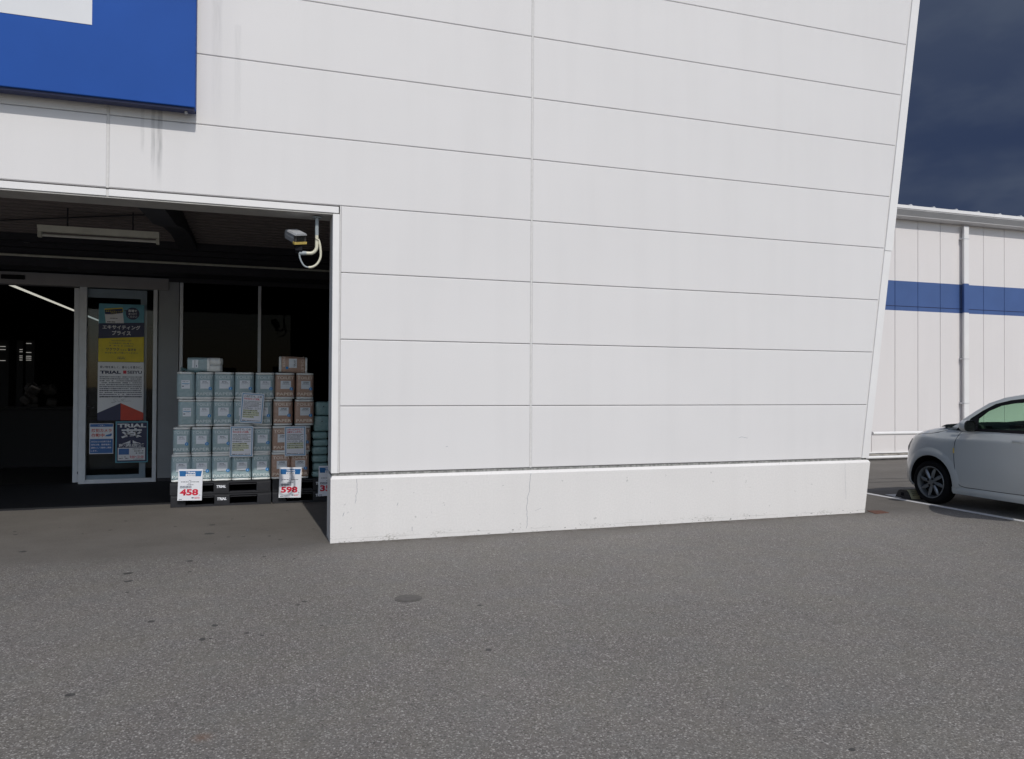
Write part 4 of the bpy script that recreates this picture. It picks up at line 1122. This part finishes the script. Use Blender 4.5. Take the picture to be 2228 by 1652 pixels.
# seams
def seam(name, pts, r=.0030, mat='black'):
    q = []
    for i in range(len(pts)-1):
        for k_ in range(6):
            f = k_/6; y = pts[i][0]*(1-f)+pts[i+1][0]*f; z = pts[i][1]*(1-f)+pts[i+1][1]*f; q.append((side_x(y, z)-.0003, y, z))
    q.append((side_x(*pts[-1])-.0003, *pts[-1]))
    a = MB(); a.tube(q, r, 6); return a.build(name, M_[mat], C)
seam('door_seam', [(-.135, .925), (-.100, .87), (-.070, .78), (-.060, .70), (-.058, .60), (-.068, .48), (-.080, .38), (-.098, .31), (-.135, .268), (-.20, .257), (-.60, .257), (-1.00, .262), (-1.02, .30), (-1.02, .60), (-1.0, .935)])
seam('hood_seam', [(.60, .826), (.50, .838), (.40, .848), (.30, .858), (.22, .872), (.14, .893), (.08, .915), (.05, .935)])
a = MB(); a.box(side_x(-.05, .67)-.006, side_x(-.05, .67)+.002, -.062, -.046, .645, .705, .002); a.build('side_marker', M_['camyellow'], C)
# handle and lock
hx = side_x(-.85, .83)
a = MB(); a.box(hx-.022, hx-.010, -.965, -.80, .822, .848, .005); a.box(hx-.015, hx+.004, -.965, -.945, .82, .848); a.box(hx-.015, hx+.004, -.815, -.797, .82, .848); a.build('door_handle', M_['paint'], C, smooth=40)
a = MB(); a.obox((hx+.002, -.775, .812), (.008, .022, .022), (0, 0, 0), .002); a.build('door_lock', M_['chrome'], C)
# greenhouse
roofL = [(7.165, .045, .928), (7.185, -.03, .985), (7.205, -.12, 1.058), (7.235, -.245, 1.150), (7.265, -.385, 1.240), (7.285, -.56, 1.303), (7.295, -.80, 1.345), (7.30, -1.1, 1.375), (7.30, -1.5, 1.38), (7.30, -1.9, 1.355), (7.29, -2.2, 1.30), (7.26, -2.36, 1.20)]
frameL = [(7.155, -.13, .935), (7.168, -.165, .985), (7.190, -.205, 1.058), (7.215, -.345, 1.155), (7.240, -.49, 1.235), (7.255, -.66, 1.279), (7.265, -.84, 1.303), (7.27, -1.1, 1.318), (7.27, -1.5, 1.32), (7.27, -1.9, 1.30), (7.255, -2.15, 1.24), (7.22, -2.32, 1.14)]
glassL = [(7.142, -.325, .948), (7.150, -.318, .985), (7.182, -.305, 1.060), (7.212, -.405, 1.150), (7.235, -.545, 1.215), (7.245, -.69, 1.243), (7.25, -.84, 1.257), (7.25, -.985, 1.262)]
def mir(p): return (2*CX-p[0], p[1], p[2])
def inn(p, d): return (p[0]+d, p[1], p[2])
for sgn in (0, 1):
    f = mir if sgn else (lambda p: p)
    a = MB(); a.grid([[f(p) for p in roofL], [f(p) for p in frameL]])
    a.grid([[f((p[0]+.05, p[1]-.01, p[2]-.035)) for p in roofL], [f((p[0]+.04, p[1], p[2]-.02)) for p in frameL]])
    a.build('roof_rail', M_['paint'], C, smooth=40)
    # black door frame between the rail and the glass
    a = MB(); G8 = frameL[:8]; G8[7] = (7.268, -.985, 1.315)
    a.grid([[f(inn(p, .004)) for p in G8], [f(inn(p, .004)) for p in glassL]])
    a.grid([[f(inn(p, .03)) for p in G8], [f(inn(p, .03)) for p in glassL]])
    a.grid([[f(inn(p, .004)) for p in glassL], [f(inn(p, .03)) for p in glassL]])
    # pillar B and belt strip
    a.grid([[f((7.25, -.985, 1.262)), f((7.142, -.985, .948))], [f((7.26, -1.06, 1.27)), f((7.142, -1.06, .948))]])
    a.grid([[f((7.134, -.06, .914)), f((7.134, -1.06, .922))], [f((7.146, -.08, .948)), f((7.146, -1.06, .955))]])
    a.grid([[f((7.140, -.13, .935)), f((7.142, -.325, .948))], [f((7.136, -.13, .925)), f((7.136, -.325, .93))]])
    a.build('window_frame', M_['black'], C)
    a = MB(); n8 = len(glassL)
    a.bm.faces.new([a.bm.verts.new(f(inn(p, .012))) for p in glassL] + [a.bm.verts.new(f((7.154, -.985, .948)))])
    a.build('side_glass', M_['carglass'], C)
    a = MB()
    q = [(7.155, -1.06, .948), (7.262, -1.06, 1.27), (7.262, -1.75, 1.268), (7.24, -2.15, 1.2), (7.17, -2.3, .98), (7.155, -2.2, .948)]
    a.bm.faces.new([a.bm.verts.new(f(p)) for p in q])
    a.grid([[f(p) for p in frameL[7:]], [f(p) for p in ((7.262, -1.06, 1.27), (7.262, -1.5, 1.268), (7.255, -1.85, 1.26), (7.24, -2.15, 1.2), (7.20, -2.3, 1.05))]])
    a.build('rear_side_glass', M_['privacy'], C)
# roof, windscreen, rear
def across(p, bulge_y, bulge_z, n=12):
    w = CX - p[0]
    return [(CX - w + 2*w*i/n, p[1] + bulge_y*(1-(2*i/n-1)**2), p[2] + bulge_z*(1-(2*i/n-1)**2)) for i in range(n+1)]
a = MB(); a.grid([across(roofL[i], b_, c_) for i, b_, c_ in ((5, .17, .022), (6, .12, .03), (7, .05, .035), (8, 0, .035), (9, -.04, .035), (10, -.06, .03))]); a.build('roof', M_['paint'], C, smooth=40)
a = MB(); a.grid([across(roofL[i], b_, c_) for i, b_, c_ in ((0, .26, .0), (1, .25, .004), (2, .24, .006), (3, .22, .01), (4, .19, .015), (5, .17, .02))]); a.build('windscreen', M_['carglass'], C, smooth=40)
a = MB(); a.grid([across(p, b_, c_) for p, b_, c_ in ((roofL[10], -.06, .03), (roofL[11], -.08, .01), ((7.2, -2.42, .95), -.08, 0))]); a.build('rear_glass', M_['privacy'], C, smooth=40)
a = MB(); a.grid([across((7.20, .075, .932), .22, .0), across((7.20, .0, .934), .22, .004)]); a.build('wiper_cowl', M_['black'], C)
a = MB(); a.tube([(7.35, .24, .955), (7.7, .18, .99)], .006, 6); a.tube([(7.30, .235, .95), (7.35, .24, .955)], .009, 6); a.build('wiper', M_['black'], C)
# cabin
a = MB(); a.box(7.16, 8.52, -2.3, .05, .941, .944); a.build('cabin_floor_shade', M_['dash'], C)
a = MB()
dpn = []
for x in (7.19, 7.30, 7.45, 7.6, 7.84, 8.1, 8.3, 8.48):
    hmp = .035*math.exp(-((x-8.2)/.14)**2) + .01*math.exp(-((x-7.5)/.2)**2)
    dpn.append([(x, .20, .945), (x, .12, .975), (x, -.12, 1.000+hmp), (x, -.28, 1.010+hmp), (x, -.34, .985), (x, -.36, .944)])
a.grid(dpn); a.bm.faces.new([a.bm.verts.new(p) for p in dpn[0]]); a.build('dashboard', M_['dash'], C, smooth=40)
for x0, x1 in ((7.26, 7.33), (7.62, 7.78), (7.82, 7.90), (8.38, 8.46)):
    a = MB(); a.box(x0, x1, -.365, -.352, .955, .978); a.build('air_vent', M_['black'], C)
a = MB(); cs = Vector((8.18, -.46, .99)); ring_ = []
for i in range(25):
    t = 2*math.pi*i/24; ring_.append(cs + Vector((.185*math.cos(t), -.06*math.sin(t)*1.0, .175*math.sin(t))))
a.tube(ring_, .014, 8, False); a.tube([cs+Vector((-.18, 0, 0)), cs, cs+Vector((.18, 0, 0))], .016, 6); a.tube([cs, (8.18, -.3, .96)], .03, 8); a.build('steering_wheel', M_['black'], C, smooth=50)
a = MB(); a.box(7.76, 7.98, -.50, -.47, 1.232, 1.298, .012); a.tube([(7.87, -.47, 1.28), (7.87, -.38, 1.33)], .008, 6); a.build('rear_view_mirror', M_['black'], C, smooth=40)
for x in (7.49, 8.19):
    a = MB(); a.obox((x, -1.13, .98), (.46, .14, .42), (R(-14), 0, 0), .05); a.obox((x, -1.23, 1.245), (.24, .09, .14), (R(-10), 0, 0), .035); a.build('seat', M_['seat'], C, smooth=40)
# door mirror
dmr = MB()
mc = Vector((7.00, -.305, .985)); rows_ = []
for t, s_, dx in ((.055, .45, .0), (.045, .72, 0), (.02, .95, 0), (-.02, 1.0, 0), (-.05, 1.0, 0)):
    rows_.append([(mc.x+.01 + .088*s_*abs(math.cos(q))**.7*(1 if math.cos(q) > 0 else -1), mc.y + t, mc.z + .064*s_*abs(math.sin(q))**.7*(1 if math.sin(q) > 0 else -1) - .004) for q in [2*math.pi*i/24 for i in range(24)]])
V = dmr.grid(rows_, True); dmr.bm.faces.new(V[0])
mo = dmr.build('door_mirror', M_['paint'], C, smooth=45)
a = MB(); V = a.grid([rows_[-1], [(mc.x+.01+(p[0]-mc.x-.01)*.93, p[1]-.006, mc.z+(p[2]-mc.z)*.9) for p in rows_[-1]], [(mc.x+.01+(p[0]-mc.x-.01)*.88, p[1]+.006, mc.z+(p[2]-mc.z)*.86) for p in rows_[-1]]], True); a.bm.faces.new(V[-1]); a.build('mirror_glass', M_['privacy'], mo, smooth=45)
a = MB(); a.prism([(7.02, .925), (7.15, .935), (7.15, .975), (7.06, .955)], 'y', -.335, -.255); a.build('mirror_foot', M_['black'], mo)
mR = copy_tree(mo, C); mR.scale = (-1, 1, 1); mR.location = (0, 0, 0)
# lamps, grille, plates
for sgn in (-1, 1):
    a = MB(); rows_ = []
    for i in range(7):
        v = .36+.034*i
        row = []
        for z in (.60, .66, .72, .765):
            lo = [l for l in lv if l[0] <= z][-1]; b_ = lo[3]-lo[2]; u = min(.995, v/lo[1]); y = lo[2] + b_*(1-u**P_)**(1/P_)
            row.append((CX+sgn*v, y+.006, z))
        rows_.append(row)
    a.grid(rows_); a.build('headlight', M_['chrome'], C, smooth=50)
a = MB(); a.box(CX-.33, CX+.33, .90, .945, .36, .46, .01); a.build('grille', M_['black'], C)
a = MB(); a.box(CX-.165, CX+.165, .942, .955, .47, .55); a.build('number_plate', M_['white'], C)
for x in (7.16, 8.45):
    a = MB(); a.box(x, x+.07, -2.475, -2.42, .72, .92); a.build('tail_lamp', M_['tail'], C)
# open left rear door, added out of view and shaped for its ground shadow
ang = R(45)
dv = Vector((-math.sin(ang), -math.cos(ang), 0)); H0 = Vector((7.105, -1.035, 0))
def dpos(s_, z, off=0): return H0 + dv*s_ + Vector((math.cos(ang), -math.sin(ang), 0))*off + Vector((0, 0, z))
outl = [(0, .27), (.20, .28), (.34, .36), (.46, .58), (.56, .78), (.66, .88), (.70, .98), (.68, 1.14), (.60, 1.24), (.45, 1.285), (.20, 1.285), (.02, 1.26)]
def dslab(name, pts, mat, t):
    a = MB(); A = [a.bm.verts.new(dpos(s_, z, -t)) for s_, z in pts]; Bq = [a.bm.verts.new(dpos(s_, z, t)) for s_, z in pts]
    a.bm.faces.new(A); a.bm.faces.new(Bq[::-1])
    for i in range(len(pts)): a.bm.faces.new((A[i], A[(i+1) % len(pts)], Bq[(i+1) % len(pts)], Bq[i]))
    return a
od = dslab('rear_door', outl[:6] + [(.70, .935), (.0, .935)], M_['paint'], .03).build('added_open_rear_door', M_['paint'], C)
dslab('g', [(.0, .935), (.70, .935)] + outl[6:], M_['privacy'], .010).build('door_glass', M_['privacy'], od)
# wheels
def wheel(cy, x, sgn):
    o = bpy.data.objects.new('wheel', None); col.objects.link(o); o.parent = C; o.location = Vector((x, cy, WZ)) - origin(C)
    def ringp(xx, r, n=48): return [(xx*sgn, r*math.cos(2*math.pi*i/n), r*math.sin(2*math.pi*i/n)) for i in range(n)]
    a = MB(); a.grid([ringp(.04, .190), ringp(.0, .197), ringp(-.010, .215), ringp(-.008, .235), ringp(.004, .254), ringp(.02, .2615), ringp(.14, .2615), ringp(.155, .24), ringp(.15, .19)], True)
    a.build('tyre', M_['rubber'], o, smooth=40, local=True)
    a = MB(); a.grid([ringp(.03, .186), ringp(-.002, .196), ringp(-.006, .193), ringp(-.004, .183), ringp(.018, .174), ringp(.05, .168), ringp(.12, .165)], True)
    for k_ in range(8):
        t = 2*math.pi*k_/8 + .13
        rows_ = []
        for r_, w, xo in ((.025, .020, .020), (.07, .020, .012), (.11, .024, .010), (.145, .020, .012), (.172, .012, .018)):
            tt = t + (r_-.03)*.9
            ux, uz = math.cos(tt), math.sin(tt); vx, vz = -uz, ux
            rows_.append([(sgn*(xo+.012), ux*r_-vx*w, uz*r_-vz*w), (sgn*(xo-.004), ux*r_-vx*w*.45, uz*r_-vz*w*.45), (sgn*(xo-.006), ux*r_+vx*w*.3, uz*r_+vz*w*.3), (sgn*(xo+.012), ux*r_+vx*w, uz*r_+vz*w)])
        a.grid(rows_)
    V = a.grid([ringp(.03, .05, 20), ringp(.008, .046, 20), ringp(.004, .03, 20)], True); a.bm.faces.new(V[-1])
    a.build('rim', M_['alloy'], o, smooth=40, local=True)
    a = MB()
    for k_ in range(4):
        t = 2*math.pi*k_/4 + .5; cy_, cz_ = .044*math.cos(t), .044*math.sin(t)
        a.prism([(cy_+.0125*math.cos(q), cz_+.0125*math.sin(q)) for q in [i*math.pi/5 for i in range(10)]], 'x', sgn*.001, sgn*.012)
    a.build('wheel_nuts', M_['black'], o, local=True)
    a = MB(); V = a.grid([ringp(.07, .17, 24), ringp(.071, .01, 24)], True); a.bm.faces.new(V[-1]); a.build('brake_disc', M_['black'], o, local=True)
    return o
for cy in WYs:
    wheel(cy, 7.118, 1); wheel(cy, 2*CX-7.118, -1)
a = MB(); a.box(7.35, 8.33, -2.2, .75, .15, .19); a.build('underbody', M_['black'], C)
